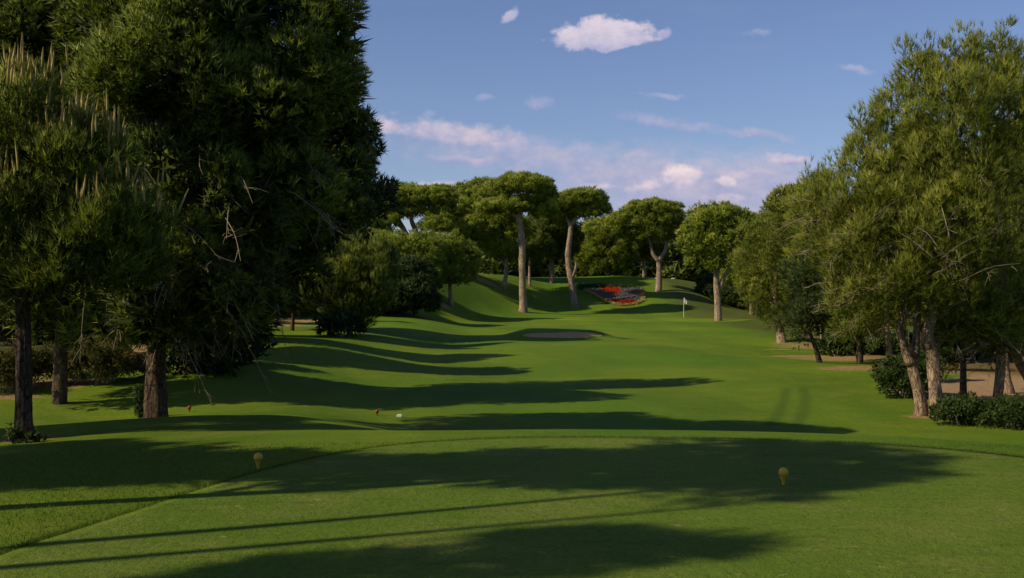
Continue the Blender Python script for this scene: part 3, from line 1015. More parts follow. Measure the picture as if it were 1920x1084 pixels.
def generic(kind, seed):
    rg = np.random.RandomState(seed)
    if kind == 'umbrella':
        lob = [((0, 0, 8.6), (2.0, 2.0, 1.1))]
        for k in range(6):
            a = k * 1.047 + rg.rand() * 0.5
            lob.append(((2.0 * math.cos(a), 2.0 * math.sin(a), 7.7 + rg.rand() * 0.5), (1.6, 1.6, 1.0)))
        tr = [((0, 0, 0), 0.26), ((0.15, 0, 3), 0.21), ((-0.1, 0.1, 5.5), 0.17), ((0, 0, 7), 0.12)]
    elif kind == 'high':
        lob = []
        for k in range(7):
            a = k * 2.4; h = 6.1 + k * 0.5
            rr = 1.0 * math.sin(min(1.0, (k + 2) / 6) * 2.0)
            lob.append(((rr * math.cos(a), rr * math.sin(a), h), (1.0, 1.0, 0.8)))
        tr = [((0, 0, 0), 0.13), ((0.12, 0, 3), 0.11), ((0, 0.1, 6), 0.09), ((0, 0, 9), 0.04)]
    else:
        lob = []
        for k in range(8):
            a = k * 2.4; h = 2.6 + k * 0.85
            rr = 1.5 * math.sin(min(1.0, (k + 2) / 7) * 2.2)
            lob.append(((rr * math.cos(a), rr * math.sin(a), h), (1.5, 1.5, 1.2)))
        lob.append(((0, 0, 9.0), (1.1, 1.1, 1.2)))
        tr = [((0, 0, 0), 0.145), ((0.12, 0, 3), 0.125), ((-0.05, 0.1, 6), 0.09), ((0, 0, 8.6), 0.06)]
    return lob, tr


def plant_generic(kind, label, x, y, rz, sc, seed, style, leafm, barkm, group=None):
    lob, tr = generic(kind, seed)
    r = make_tree('pine_tree', label, (x, y, H1(x, y)), tr, lob, style, leafm, barkm, seed, group=group)
    r.rotation_euler = (0, 0, rz); r.scale = (sc, sc, sc)
    return r


def spot(x, y):
    return (x, y, H1(x, y))


# the row left of the frame, whose shadows lie across the tee
G_ROW = 'pines along the left side of the tee'
def slim_pine(label, x, y, lobes, h, seed, r0=0.15):
    z = H1(x, y)
    tr = [((0, 0, 0), r0), ((0.2, 0.05 + 0.3 * math.sin(seed * 2.1), h * 0.3), r0 * 0.85), ((-0.1, -0.35 * math.sin(seed * 1.3), h * 0.62), r0 * 0.65), ((0, 0, h * 0.92), r0 * 0.3)]
    return make_tree('pine_tree', label, (x, y, z), tr, lobes, 'slim', M_STONE, M_BARKD, seed, group=G_ROW)


slim_pine('slim pine left of the tee, its crown shadow crosses the middle of the tee', -8.6, 7.0,
          [((0, 0.8, 6.3), (0.8, 0.7, 0.6)), ((0, 0.8, 7.2), (1.0, 0.7, 0.7)), ((0.1, 0.1, 8.0), (1.1, 0.9, 0.7)), ((0.3, -0.8, 9.0), (0.9, 0.6, 0.6)), ((0.2, 0.6, 9.4), (0.9, 0.8, 0.6)), ((0.2, -0.2, 10.1), (0.7, 0.5, 0.4))], 10.4, 31)
slim_pine('slim pine left of the tee, its shadow crosses the bottom edge of the picture', -10.9, 2.9,
          [((0, -0.3, 8.6), (0.8, 0.5, 0.4)), ((0.3, 0.1, 9.3), (0.9, 0.5, 0.5)), ((-0.2, -0.7, 7.9), (0.8, 0.4, 0.35)), ((0.2, 0.0, 10.1), (0.5, 0.3, 0.3))], 10.2, 34)
slim_pine('tall thin pine left of the tee that throws long thin shadow streaks on it', -9.9, 5.2,
          [((0, 0, 10.6), (0.5, 0.35, 0.5)), ((0.2, 0.2, 11.2), (0.4, 0.3, 0.4))], 11.3, 35, 0.10)
slim_pine('second thin pine left of the tee, nearer the camera', -10.3, 4.1,
          [((0, 0.6, 10.8), (0.4, 0.35, 0.5)), ((0.2, 0.9, 11.3), (0.4, 0.3, 0.4))], 11.4, 36, 0.09)
slim_pine('low pine left of the tee beside the young pine', -10.4, 8.6,
          [((0, 0, 4.3), (1.5, 1.2, 1.0)), ((0.2, 0.2, 5.4), (1.3, 1.1, 0.9)), ((0, -0.6, 6.6), (0.9, 0.8, 0.8))], 7.3, 37)
slim_pine('pine outside the left edge in front of the young pine', -12.6, 9.9,
          [((0, 0, 4.0), (1.6, 1.4, 1.2)), ((0.2, 0.4, 5.6), (1.2, 1.1, 1.0)), ((0, -0.6, 6.8), (0.8, 0.8, 0.8))], 7.6, 38)
slim_pine('leafy pine outside the left edge that shades the foot of the huge pine', -14.0, 15.3,
          [((0, 0, 4.6), (1.8, 1.5, 1.3)), ((0.3, 0.4, 6.2), (1.6, 1.3, 1.2)), ((0, -0.5, 7.8), (1.2, 1.1, 1.0)), ((0.2, 0.3, 8.8), (0.8, 0.8, 0.7))], 9.2, 41)
slim_pine('leafy pine outside the left edge that shades the foot of the young pine', -15.2, 13.0,
          [((0, 0, 4.6), (1.8, 1.3, 1.3)), ((0.3, 0.2, 6.2), (1.5, 1.1, 1.2)), ((0, -0.2, 7.8), (1.1, 0.9, 1.0))], 8.4, 42)
slim_pine('leafy pine at the left edge behind the young pine', -13.5, 19.5,
          [((0, 0, 4.0), (1.6, 1.4, 1.2)), ((0.3, 0.2, 5.4), (1.3, 1.2, 1.0)), ((0, -0.2, 6.6), (0.9, 0.9, 0.8))], 7.2, 43)
FULLP = plant_generic('round', 'full pine outside the left edge behind the young pine', -11.8, 28.5, 1.2, 1.1, 33, 'round_far', M_STONE, M_BARKD, G_ROW)
copy_tree(FULLP, spot(-19.0, 35.0), 5.0, 0.95, 'full pine at the left edge between the young pine and the scrub', G_ROW)
G_OUT = 'unseen pines added around the tee to block sky light'  # unseen trees added to cut low sky light and keep the foreground shade dark
copy_tree(FULLP, spot(-12.0, -6.5), 3.0, 1.1, 'unseen pine added behind the camera on its left to block sky light', G_OUT)
copy_tree(FULLP, spot(-3.0, -12.0), 2.0, 1.1, 'unseen pine added straight behind the camera to block sky light', G_OUT)
copy_tree(FULLP, spot(6.0, -11.0), 4.0, 1.1, 'unseen pine added behind the camera on its right to block sky light', G_OUT)
copy_tree(FULLP, spot(13.5, -4.0), 1.0, 1.1, 'unseen pine added right of the camera to block sky light', G_OUT)
copy_tree(FULLP, spot(14.5, 4.0), 5.5, 1.05, 'unseen pine added right of the tee to block sky light', G_OUT)
copy_tree(FULLP, spot(15.5, 11.5), 0.2, 1.1, 'unseen pine added outside the right edge before the grove to block sky light', G_OUT)

# trees behind, on the left: mid distance, dark
G_LEFT = 'dark pines along the left of the fairway'
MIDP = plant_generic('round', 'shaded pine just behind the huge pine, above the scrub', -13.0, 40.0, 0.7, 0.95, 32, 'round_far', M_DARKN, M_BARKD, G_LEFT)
for (px, py, d, sc, rz, lb) in [
        (118, 655, 46, 0.95, 1.0, 'pine with reddish trunk rising from the scrub at far left'),
        (30, 640, 52, 1.0, 2.0, 'pine behind the scrub nearest the left edge'),
        (225, 640, 55, 0.95, 4.0, 'pine behind the dry grass between the two front trunks'),
        (420, 640, 47, 0.85, 3.0, 'pine behind the right side of the huge trunk'),
        (470, 640, 56, 0.8, 5.0, 'pine at the left end of the bare strip'),
        (548, 608, 66, 0.75, 0.4, 'pine with thin dark trunk in front of the bare strip'),
        (610, 606, 70, 0.70, 2.5, 'pine with thin dark trunk at the right end of the bare strip'),
        (-60, 640, 60, 1.1, 2.5, 'pine outside the left edge behind the scrub'),
        (330, 600, 78, 1.2, 1.5, 'distant pine glimpsed behind the huge trunk'),
        (120, 600, 80, 1.2, 0.5, 'distant pine behind the reddish trunk'),
        (500, 590, 95, 1.1, 3.5, 'distant pine behind the bare strip'),
        (611, 600, 67.5, 1.35, 2.9, 'very tall pine hidden behind the huge pine, level with the bunker')]:
    x = (px - 960) / F * d
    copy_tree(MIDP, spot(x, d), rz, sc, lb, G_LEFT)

px_tree('pine_tree', 'young pine with upright glossy shoots right of the dark mass on the left',
        (655, 628), [(655, 628, 0, 9), (660, 560, 0, 8), (665, 490, 0, 5)],
        [(660, 500, 0, 38, 38), (620, 540, 0, 45, 40), (690, 545, 0, 40, 45), (655, 585, 0, 45, 28), (715, 500, 0.5, 25, 40), (590, 490, 0.5, 40, 40)],
        'spiky', M_STONE, M_BARKD, 14, dens=1.5)
px_tree('shrub', 'broad dark bush at the edge of the fairway left of the small bare trunk',
        (760, 592), [(760, 592, 0, 6), (760, 560, 0, 4)],
        [(740, 560, 0, 50, 34), (785, 550, 0, 38, 36), (700, 560, 0.5, 40, 36), (800, 570, 0, 18, 18), (760, 520, 1, 50, 34)],
        'shrub_far', M_DARKN, M_BARKD, 15, dens=1.3, cat='shrub')
px_tree('pine_tree', 'low spreading brownish pine behind the dark bush',
        (730, 575), [(730, 575, 3, 9), (735, 520, 3, 8), (740, 480, 3, 6)],
        [(700, 465, 3, 42, 28), (755, 470, 3, 60, 30), (790, 480, 3, 40, 40), (715, 500, 2, 50, 32), (770, 510, 2, 50, 30)],
        'round_far', M_FARP, M_BARK, 16, dens=1.2, base=at(735, 585) + Vector((0, 6, 0.5)))
px_tree('pine_tree', 'small round pine on a thin straight trunk standing alone on the left slope',
        (845, 573), [(845, 573, 0, 8), (844, 545, 0, 7), (842, 510, 0, 6), (840, 480, 0, 4)],
        [(835, 470, 0, 45, 28), (800, 495, 0, 35, 28), (870, 490, 0, 30, 28), (835, 510, 0, 52, 26), (815, 525, 0, 28, 14), (865, 520, 0, 22, 15)],
        'round_far', M_FARP, M_BARKP, 17)

# ------------------------------------------------------------------ umbrella pines in the middle
px_tree('stone_pine', 'wide umbrella pine with forked dark limbs, leftmost of the skyline pines',
        (775, 556), [(775, 556, 0, 22), (776, 500, 0, 20), (778, 470, 0, 19)],
        [(735, 375, 0, 52, 24), (800, 374, 0, 56, 22), (700, 395, 0, 38, 18), (848, 398, 0, 34, 20), (755, 360, 1, 34, 14), (820, 362, 1, 30, 12), (690, 425, 0, 30, 16), (850, 430, 0, 26, 18), (770, 395, 1, 60, 22), (715, 415, -1, 34, 18), (825, 425, -1, 36, 26), (690, 365, 2, 24, 16)],
        'stone_far', M_FARP, M_BARK, 21, d=122,
        limbs=[[(778, 480, 0, 14), (762, 440, 0, 11), (735, 392, 0, 6)], [(778, 480, 0, 13), (785, 450, 0, 10), (772, 415, 0, 9), (770, 398, 0, 6)],
               [(766, 450, 0, 10), (752, 425, 0, 8), (715, 405, 0, 4)], [(778, 478, 0, 12), (795, 440, 0, 8), (805, 385, 0, 5)], [(782, 470, 0, 9), (800, 445, 0, 7), (825, 425, 0, 4)]])
px_tree('stone_pine', 'tall umbrella pine with straight pale trunk, nearest of the centre pines',
        (981, 585), [(984, 585, 0, 14), (980, 540, 0, 12.5), (979, 490, 0, 12), (979, 450, 0, 12), (974, 420, 0, 12), (973, 400, 0, 10)],
        [(975, 352, 0, 58, 22), (928, 368, 0, 34, 18), (1012, 372, 0, 32, 22), (925, 392, -1, 32, 16), (1020, 398, 0, 22, 16), (950, 388, -1, 46, 16), (1000, 392, 0.5, 36, 16), (975, 345, 1, 40, 18), (1015, 350, 1, 22, 18)],
        'stone_far', M_FARP, M_BARKP, 22,
        limbs=[[(974, 410, 0, 9), (960, 398, 0, 7), (953, 385, 0, 5), (935, 372, 0, 3)], [(973, 402, 0, 8), (985, 385, 0, 6), (1005, 372, 0, 3)],
               [(973, 402, 0, 8), (972, 380, 0, 6), (975, 358, 0, 3)], [(979, 458, 0, 6), (970, 452, -0.5, 5), (967, 446, -0.6, 3)], [(981, 456, 0, 5), (987, 452, -0.3, 4), (988, 448, -0.3, 3)]])
px_tree('stone_pine', 'umbrella pine with leaning twisted trunk beside the flower bed',
        (1078, 574), [(1078, 574, 0, 11), (1074, 548, 0, 12), (1069, 515, 0, 12), (1065, 480, 0, 11), (1069, 440, 0, 9), (1070, 420, 0, 8)],
        [(1095, 375, 0, 42, 20), (1058, 385, 0, 34, 20), (1115, 395, 0, 28, 18), (1085, 400, 0.8, 40, 14), (1045, 400, 1, 28, 22)],
        'stone_far', M_FARP, M_BARKP, 23,
        limbs=[[(1069, 425, 0, 7), (1062, 408, 0, 5), (1055, 390, 0, 3)], [(1070, 422, 0, 7), (1080, 405, 0, 5), (1095, 382, 0, 3)], [(1070, 422, 0, 6), (1085, 408, 0, 4), (1112, 396, 0, 3)],
               [(1074, 520, -0.2, 6), (1079, 505, -0.5, 5), (1081, 489, -0.6, 4)]])
px_tree('stone_pine', 'umbrella pine with a clear Y fork on the hill behind the flower bed',
        (1235, 547), [(1236, 547, 0, 11), (1236, 515, 0, 10), (1235, 488, 0, 9)],
        [(1225, 392, 0, 50, 15), (1170, 415, 0, 30, 16), (1195, 405, 0, 34, 18), (1255, 408, 0, 28, 20), (1225, 415, 0.5, 52, 22), (1185, 430, 0, 34, 20), (1265, 440, 0.5, 18, 22), (1220, 440, 0, 36, 18)],
        'stone_far', M_FARP, M_BARKP, 24,
        limbs=[[(1235, 490, 0, 9), (1224, 475, 0, 7), (1219, 455, 0, 5), (1210, 420, 0, 3)], [(1235, 490, 0, 9), (1246, 472, 0, 7), (1249, 455, 0, 6), (1246, 430, 0, 4), (1240, 405, 0, 3)]])
px_tree('pine_tree', 'round-headed pine with split pinkish trunk right of the flag',
        (1347, 602), [(1347, 602, 0, 12), (1346, 570, 0, 13), (1344, 540, 0, 12), (1342, 515, 0, 9)],
        [(1325, 420, 0, 38, 32), (1355, 415, 0, 34, 28), (1390, 425, 1, 34, 26), (1310, 450, 0, 36, 34), (1355, 455, 0, 46, 36), (1395, 460, 1, 34, 38), (1330, 485, 0, 36, 20), (1340, 440, 1, 50, 44)],
        'round_far', M_FARP, M_BARKP, 25,
        limbs=[[(1342, 518, 0, 8), (1338, 495, 0, 6), (1325, 455, 0, 3)], [(1348, 545, 0, 8), (1360, 515, 0, 6), (1368, 500, 0, 5), (1380, 460, 0, 3)], [(1344, 520, 0, 6), (1350, 495, 0, 5), (1352, 455, 0, 3)]])
px_tree('pine_tree', 'large drooping pine with pale tapering trunk between the flag and the right grove',
        (1466, 643), [(1468, 643, 0, 17), (1463, 620, 0, 14), (1457, 595, 0, 11), (1455, 560, 0, 9), (1455, 500, 0, 7)],
        [(1440, 440, 0, 48, 34), (1480, 450, 0, 46, 38), (1430, 490, 0, 50, 40), (1480, 510, 0, 52, 46), (1445, 550, 0, 55, 38), (1495, 565, 0, 40, 36), (1420, 530, 0.5, 34, 36), (1460, 590, 0, 38, 20)],
        'aleppo_mid', M_ALEP, M_BARKP, 26, dens=0.62, twigs=18)

# second rank: smaller trunks on the hill
G_HILL = 'smaller pines on the hill behind the green'
px_tree('pine_tree', 'pine with short curved pale trunk on the left of the hill',
        (943, 541), [(943, 541, 0, 8), (949, 515, 0, 8), (948, 490, 0, 6)],
        [(900, 440, 1, 44, 36), (930, 410, 2, 40, 34), (945, 465, 0, 34, 26), (895, 400, 3, 44, 30), (960, 430, 2, 34, 30)],
        'round_far', M_FARP, M_BARKP, 41, group=G_HILL)
px_tree('pine_tree', 'slender pine with small pale trunk just right of the tallest centre trunk',
        (993, 536), [(993, 536, 0, 5), (993, 510, 0, 5), (994, 480, 0, 4)],
        [(1010, 450, 1, 30, 34), (1030, 420, 2, 40, 30), (995, 470, 0, 22, 20)],
        'round_far', M_WOODN, M_BARKP, 42, group=G_HILL)
px_tree('pine_tree', 'broad pine between the twisted trunk and the Y-forked pine',
        (1140, 520), [(1140, 520, 0, 6), (1141, 480, 0, 5)],
        [(1130, 440, 0, 38, 28), (1165, 430, 1, 36, 28), (1110, 470, 0, 34, 28), (1155, 470, 0, 40, 30), (1135, 495, 0, 40, 18)],
        'round_far', M_FARP, M_BARKP, 43, group=G_HILL, d=152)
px_tree('pine_tree', 'thin orange-trunked pine left of the Y-forked pine',
        (1207, 519), [(1207, 519, 0, 5), (1208, 490, 0, 5), (1208, 470, 0, 4)],
        [(1205, 455, 0, 34, 22), (1185, 470, 0, 24, 16), (1225, 470, 0, 24, 16)],
        'round_far', M_ALEP, M_BARKP, 44, group=G_HILL, d=158)
px_tree('pine_tree', 'tall pine with spiky top between the two left umbrella pines',
        (880, 530), [(880, 530, 0, 9), (880, 470, 0, 8), (882, 420, 0, 5)],
        [(870, 372, 0, 40, 24), (905, 365, 0, 36, 26), (850, 400, 0, 30, 28), (885, 400, 1, 44, 30), (910, 400, 0, 30, 28), (875, 435, 0, 22, 20)],
        'round_far', M_FARP, M_BARK, 45, group=G_HILL, d=140)
px_tree('pine_tree', 'dark pine filling the gap between the two tallest umbrella pines',
        (1035, 525), [(1035, 525, 0, 8), (1035, 450, 0, 7)],
        [(1030, 385, 0, 34, 22), (1040, 420, 0, 36, 32), (1020, 460, 0, 34, 34), (1060, 450, 1, 30, 34)],
        'round_far', M_WOODN, M_BARK, 46, group=G_HILL, d=142)
px_tree('pine_tree', 'pale green pine rising behind the round-headed pine on the skyline',
        (1410, 560), [(1410, 560, 0, 8), (1410, 480, 0, 6)],
        [(1420, 435, 0, 50, 26), (1460, 430, 0, 44, 22), (1395, 450, 0, 40, 36), (1440, 470, 0, 60, 40), (1400, 510, 0, 50, 36)],
        'round_far', M_FARP, M_BARK, 47, group=G_HILL, d=128)
px_tree('shrub', 'bush with pale twigs behind the split-trunked pine',
        (1385, 578), [(1385, 578, 0, 4), (1385, 565, 0, 3)],
        [(1375, 562, 0, 24, 17), (1400, 566, 0, 22, 14), (1350, 560, 1, 22, 20), (1330, 545, 2, 24, 28)],
        'shrub_far', M_BUSH, M_BARK, 48, cat='shrub')

# ------------------------------------------------------------------ right grove
px_tree('pine_tree', 'pine with deeply forked trunk at the front of the right grove',
        (1728, 780), [(1729, 780, 0, 21), (1722, 735, 0, 20), (1713, 700, 0, 19), (1709, 680, 0, 16)],
        [(1645, 325, 0.3, 66, 50), (1695, 230, 0.5, 54, 55), (1722, 160, 0.6, 38, 40), (1610, 380, 0, 75, 60), (1690, 360, -0.3, 90, 70), (1640, 460, -0.3, 90, 60), (1700, 500, -0.5, 80, 55), (1580, 450, 0.4, 70, 50),
         (1620, 550, -0.2, 75, 40), (1550, 400, 0.8, 55, 50), (1545, 365, 1.0, 28, 24), (1620, 285, 0.8, 24, 28), (1520, 355, 1.0, 10, 24), (1560, 335, 0.9, 10, 22), (1502, 400, 0.8, 14, 14), (1604, 262, 0.8, 11, 30), (1636, 218, 0.7, 10, 24), (1668, 195, 0.6, 10, 24), (1704, 128, 0.6, 11, 28), (1736, 125, 0.6, 11, 26)],
        'aleppo', M_ALEP, M_BARK, 51, near=True, twigs=80, twigdir=(-0.8, -0.2, -0.15),
        extra=[[(1709, 684, 0, 20), (1697, 655, 0, 15), (1686, 620, 0, 13), (1690, 590, 0, 11), (1688, 500, 0, 10), (1680, 380, 0.2, 8), (1700, 200, 0.4, 5)],
               [(1713, 694, 0, 15), (1716, 665, 0.1, 16), (1718, 630, 0.2, 14), (1722, 560, 0.3, 11), (1730, 450, 0.5, 9)],
               [(1714, 668, 0, 10), (1708, 655, -0.1, 8), (1705, 645, -0.2, 4)]],
        limbs=[[(1688, 520, 0, 9), (1670, 480, 0, 7), (1640, 450, -0.3, 4)], [(1688, 560, 0, 9), (1650, 560, -0.1, 6), (1610, 545, -0.2, 3)], [(1682, 400, 0.2, 8), (1650, 350, 0.2, 5), (1630, 300, 0.3, 3)],
               [(1690, 300, 0.3, 6), (1700, 220, 0.4, 5), (1720, 120, 0.6, 3)], [(1684, 460, 0.1, 7), (1620, 430, 0.2, 5), (1560, 400, 0.6, 3)], [(1722, 540, 0.3, 7), (1710, 510, -0.2, 5), (1700, 490, -0.5, 3)]])
px_tree('pine_tree', 'tall pine with thick furrowed trunk beside the forked one',
        (1758, 782), [(1759, 782, 0, 24), (1752, 720, 0, 23), (1747, 660, 0, 22), (1740, 625, 0, 20), (1747, 585, 0, 17), (1750, 480, 0, 15), (1770, 300, 0.3, 11), (1790, 120, 0.5, 6)],
        [(1770, 165, 0.3, 50, 48), (1830, 150, 0.6, 50, 50), (1780, 220, -0.2, 80, 70), (1850, 230, 0.3, 80, 80), (1790, 330, -0.4, 95, 70), (1760, 430, -0.6, 95, 60), (1830, 440, -0.4, 90, 70), (1770, 520, -0.6, 90, 45), (1870, 130, 0.8, 28, 34), (1806, 110, 0.6, 12, 28), (1845, 95, 0.7, 13, 30), (1772, 118, 0.3, 11, 26), (1880, 88, 0.8, 12, 30)],
        'aleppo', M_ALEP, M_BARK, 52, near=True, twigs=70, twigdir=(-0.5, -0.4, -0.3))
px_tree('pine_tree', 'pine at the right edge with a heavy limb leaning out of the frame',
        (1960, 745), [(1960, 745, 0, 30), (1925, 690, 0, 28), (1890, 630, 0, 22), (1868, 585, 0, 16), (1860, 480, 0, 12), (1880, 250, 0, 8)],
        [(1895, 190, 0, 55, 60), (1920, 260, 0, 75, 75), (1880, 340, -0.3, 75, 60), (1920, 430, -0.2, 85, 60), (1860, 530, -0.6, 80, 45), (1930, 560, -0.4, 60, 45), (1905, 115, 0.2, 26, 34), (1880, 620, -0.5, 55, 24)],
        'aleppo', M_ALEP, M_BARK, 53, near=True, twigs=70, twigdir=(-0.7, -0.4, -0.2), dens=0.8)
px_tree('pine_tree', 'pine with short reddish trunk standing in the low hedge',
        (1870, 770), [(1870, 770, 0, 19), (1872, 735, 0, 18), (1876, 680, 0, 16), (1878, 560, 0, 12), (1880, 480, 0, 9)],
        [(1850, 600, -0.3, 60, 34), (1800, 590, -0.4, 50, 34), (1880, 560, 0, 70, 40), (1860, 640, -0.3, 44, 20), (1800, 630, -0.3, 36, 18)],
        'aleppo_mid', M_ALEP, M_BARK, 54, near=True, twigs=30, twigdir=(-0.7, -0.4, -0.2))
px_tree('pine_tree', 'slender dark trunk standing on the sandy path',
        (1806, 750), [(1806, 750, 0, 12), (1806, 700, 0, 11), (1808, 640, 0, 9), (1812, 540, 0, 7)],
        [(1820, 560, 0, 70, 34), (1790, 600, 0, 44, 26), (1850, 520, 0, 60, 40)],
        'aleppo_mid', M_ALEP, M_BARKN, 55, dens=0.7)
px_tree('pine_tree', 'pine with curved reddish trunk behind the hedge at the right',
        (1893, 738), [(1893, 738, 0, 18), (1887, 705, 0, 14), (1886, 660, 0, 12), (1890, 560, 0, 9)],
        [(1900, 540, 0, 70, 44), (1860, 590, 0, 50, 28), (1940, 600, 0, 50, 30)],
        'aleppo_mid', M_ALEP, M_BARK, 56, dens=0.7)
px_tree('pine_tree', 'pine with pale trunk behind the rounded bush',
        (1670, 693), [(1670, 693, 0, 12), (1668, 660, 0, 11), (1663, 620, 0, 9), (1660, 540, 0, 7)],
        [(1640, 560, 0, 60, 34), (1680, 560, 0, 50, 40), (1620, 600, -0.5, 50, 26), (1660, 600, 0, 44, 24), (1600, 570, 0, 44, 30)],
        'aleppo_mid', M_ALEP, M_BARK, 57, dens=0.8, twigs=16, twigdir=(-0.8, -0.3, -0.4))
px_tree('pine_tree', 'slim dark leaning trunk at the edge of the right rough',
        (1537, 680), [(1537, 680, 0, 10), (1530, 655, 0, 8), (1519, 625, 0, 6), (1510, 590, 0, 5)],
        [(1500, 600, 0, 34, 20), (1530, 580, 0, 44, 34), (1560, 560, 0, 50, 36), (1505, 630, -0.3, 24, 10), (1520, 520, 0.5, 44, 44)],
        'aleppo_mid', M_DARKN, M_BARKN, 58, dens=0.8)
px_tree('pine_tree', 'pine with thick shaded trunk behind the leaning one',
        (1612, 680), [(1612, 680, 0, 12), (1612, 640, 0, 11), (1610, 560, 0, 8)],
        [(1600, 560, 0, 60, 44), (1570, 600, 0, 44, 26), (1640, 590, 0, 44, 28), (1560, 510, 0, 50, 44), (1620, 490, 1, 60, 50)],
        'aleppo_mid', M_ALEP, M_BARKD, 59, dens=0.8)
px_tree('pine_tree', 'pine with two short grey trunks right of the leaning one',
        (1543, 664), [(1543, 664, 0, 8), (1541, 640, 0, 7), (1540, 600, 0, 5)],
        [(1535, 480, 0, 50, 44), (1560, 440, 0, 50, 44), (1510, 520, 0, 40, 40), (1580, 520, 1, 60, 60), (1545, 600, 0, 40, 26), (1530, 430, 0, 36, 30)],
        'aleppo_mid', M_ALEP, M_BARKP, 60, dens=0.55)
G_RB = 'pines deep in the right grove'
RB = plant_generic('round', 'pine deep in the right grove behind the forked trunk', 17.5, 47.0, 0.3, 1.0, 61, 'round_far', M_ALEP, M_BARKD, G_RB)
for (x, y, sc, rz, lb) in [
        (21, 42, 1.05, 1, 'pine deep in the right grove behind the furrowed trunk'),
        (24.5, 50, 1.1, 2, 'pine deep in the right grove behind the sandy path'),
        (20.5, 60, 1.0, 3, 'pine deep in the right grove behind the rounded bush'),
        (26, 36, 1.1, 4, 'pine outside the right edge by the sandy path'),
        (20, 74, 1.0, 5, 'pine deep in the right grove behind the leaning trunk'),
        (25, 70, 1.1, 0.4, 'distant pine of the right grove, left of the sandy path'),
        (31, 62, 1.2, 1.4, 'distant pine of the right grove, right of the sandy path'),
        (23, 90, 1.0, 2.4, 'distant pine behind the drooping pine of the right grove'),
        (32, 95, 1.2, 3.4, 'farthest pine of the right grove')]:
    copy_tree(RB, spot(x, y), rz, sc, lb, G_RB)


def bush(label, px, py, lobes, seed, style='bush', mat=None, dens=1.0, group=None, name='shrub'):
    b = at(px, py); s = b.y / F
    L = []
    for (x, y, dy, rx, rz) in lobes:
        dd = b.y + dy
        L.append((((x - 960) / F * dd - b.x, dy, EYE + (HOR - y) / F * dd - b.z), (rx * s, (rx + rz) / 2 * s, rz * s)))
    v, t, P = crown_arrays(L, STY[style], seed, dens)
    r = empty(name, b)
    tag(r, label, 'shrub', group)
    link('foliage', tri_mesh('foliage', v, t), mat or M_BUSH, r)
    rg = np.random.RandomState(seed)
    tb = Tubes()
    for q in P[rg.choice(len(P), min(len(P), 30), replace=False)]:
        s0 = np.array([q[0] * 0.5, q[1] * 0.5, -0.1])
        tb.tube([s0, (s0 + q) / 2 + rg.randn(3) * 0.04, q * 1.04], [0.018, 0.012, 0.005], 4, cap=False)
    link('stem', tb.mesh('stem'), M_TWIG, r)
    return r


bush('rounded dark bush left of the forked trunk', 1690, 745, [(1680, 705, 0, 34, 28), (1712, 710, 0.2, 30, 30), (1695, 725, -0.1, 38, 20), (1700, 690, 0.4, 22, 20)], 71)
bush('low clipped hedge beneath the right grove, end nearest the furrowed trunk', 1800, 797, [(1790, 778, 0, 34, 20), (1830, 776, 0, 36, 22), (1860, 782, -0.1, 30, 18), (1812, 772, 0.6, 40, 20)], 72, name='hedge', group='low hedge under the right grove')
bush('low hedge running out of the frame at the right edge', 1895, 803, [(1885, 782, 0, 34, 22), (1925, 782, 0, 38, 24), (1960, 785, 0, 38, 24), (1900, 775, 0.7, 40, 20)], 73, name='hedge', group='low hedge under the right grove')
bush('little bush between the two front trunks and the path', 1745, 720, [(1735, 690, 0.5, 24, 24), (1760, 680, 0.8, 28, 26)], 74, dens=0.7)
bush('undergrowth at the back of the right grove behind the leaning trunk', 1580, 672, [(1570, 660, 2, 30, 18), (1620, 655, 3, 38, 22), (1655, 662, 2, 26, 16), (1590, 640, 5, 44, 26)], 75, 'shrub_far', M_BUSH)
bush('pale undergrowth beyond the sandy path on the right', 1800, 690, [(1790, 660, 4, 44, 26), (1860, 655, 5, 50, 30), (1920, 650, 5, 50, 34), (1740, 660, 4, 40, 26)], 76, 'shrub_far', M_BUSH)
bush('tangled scrub with dry stems between the two front trunks on the left', 170, 720, [(150, 688, 0, 50, 24), (205, 685, 0, 45, 26), (110, 680, 1, 40, 30), (245, 690, 0.5, 30, 24), (180, 660, 2.5, 60, 22)], 77, 'bush', M_SCRUB)
bush('scrub at the left edge behind the young pine', 10, 735, [(-10, 700, 0, 50, 34), (25, 690, 1, 40, 30), (70, 690, 1.5, 30, 30)], 78, 'bush', M_SCRUB)
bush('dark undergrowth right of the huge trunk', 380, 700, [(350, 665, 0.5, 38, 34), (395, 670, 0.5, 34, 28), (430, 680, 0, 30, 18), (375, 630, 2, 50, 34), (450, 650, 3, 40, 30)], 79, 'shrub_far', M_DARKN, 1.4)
bush('small leafy bush under the thin dark trunks on the left', 640, 632, [(625, 612, 0, 26, 18), (650, 610, 0, 20, 16)], 80, 'shrub_far', M_BUSH, 1.2)
bush('leafy suckers at the foot of the huge trunk', 268, 782, [(266, 768, -0.3, 6, 12), (263, 745, -0.25, 5, 14)], 81, 'sucker', M_DARKN, 1.0)
bush('weedy shoots at the foot of the young pine', 28, 833, [(26, 822, 0.1, 3, 9), (64, 828, 0.05, 2, 4)], 82, 'sucker', M_DARKN, 1.0)

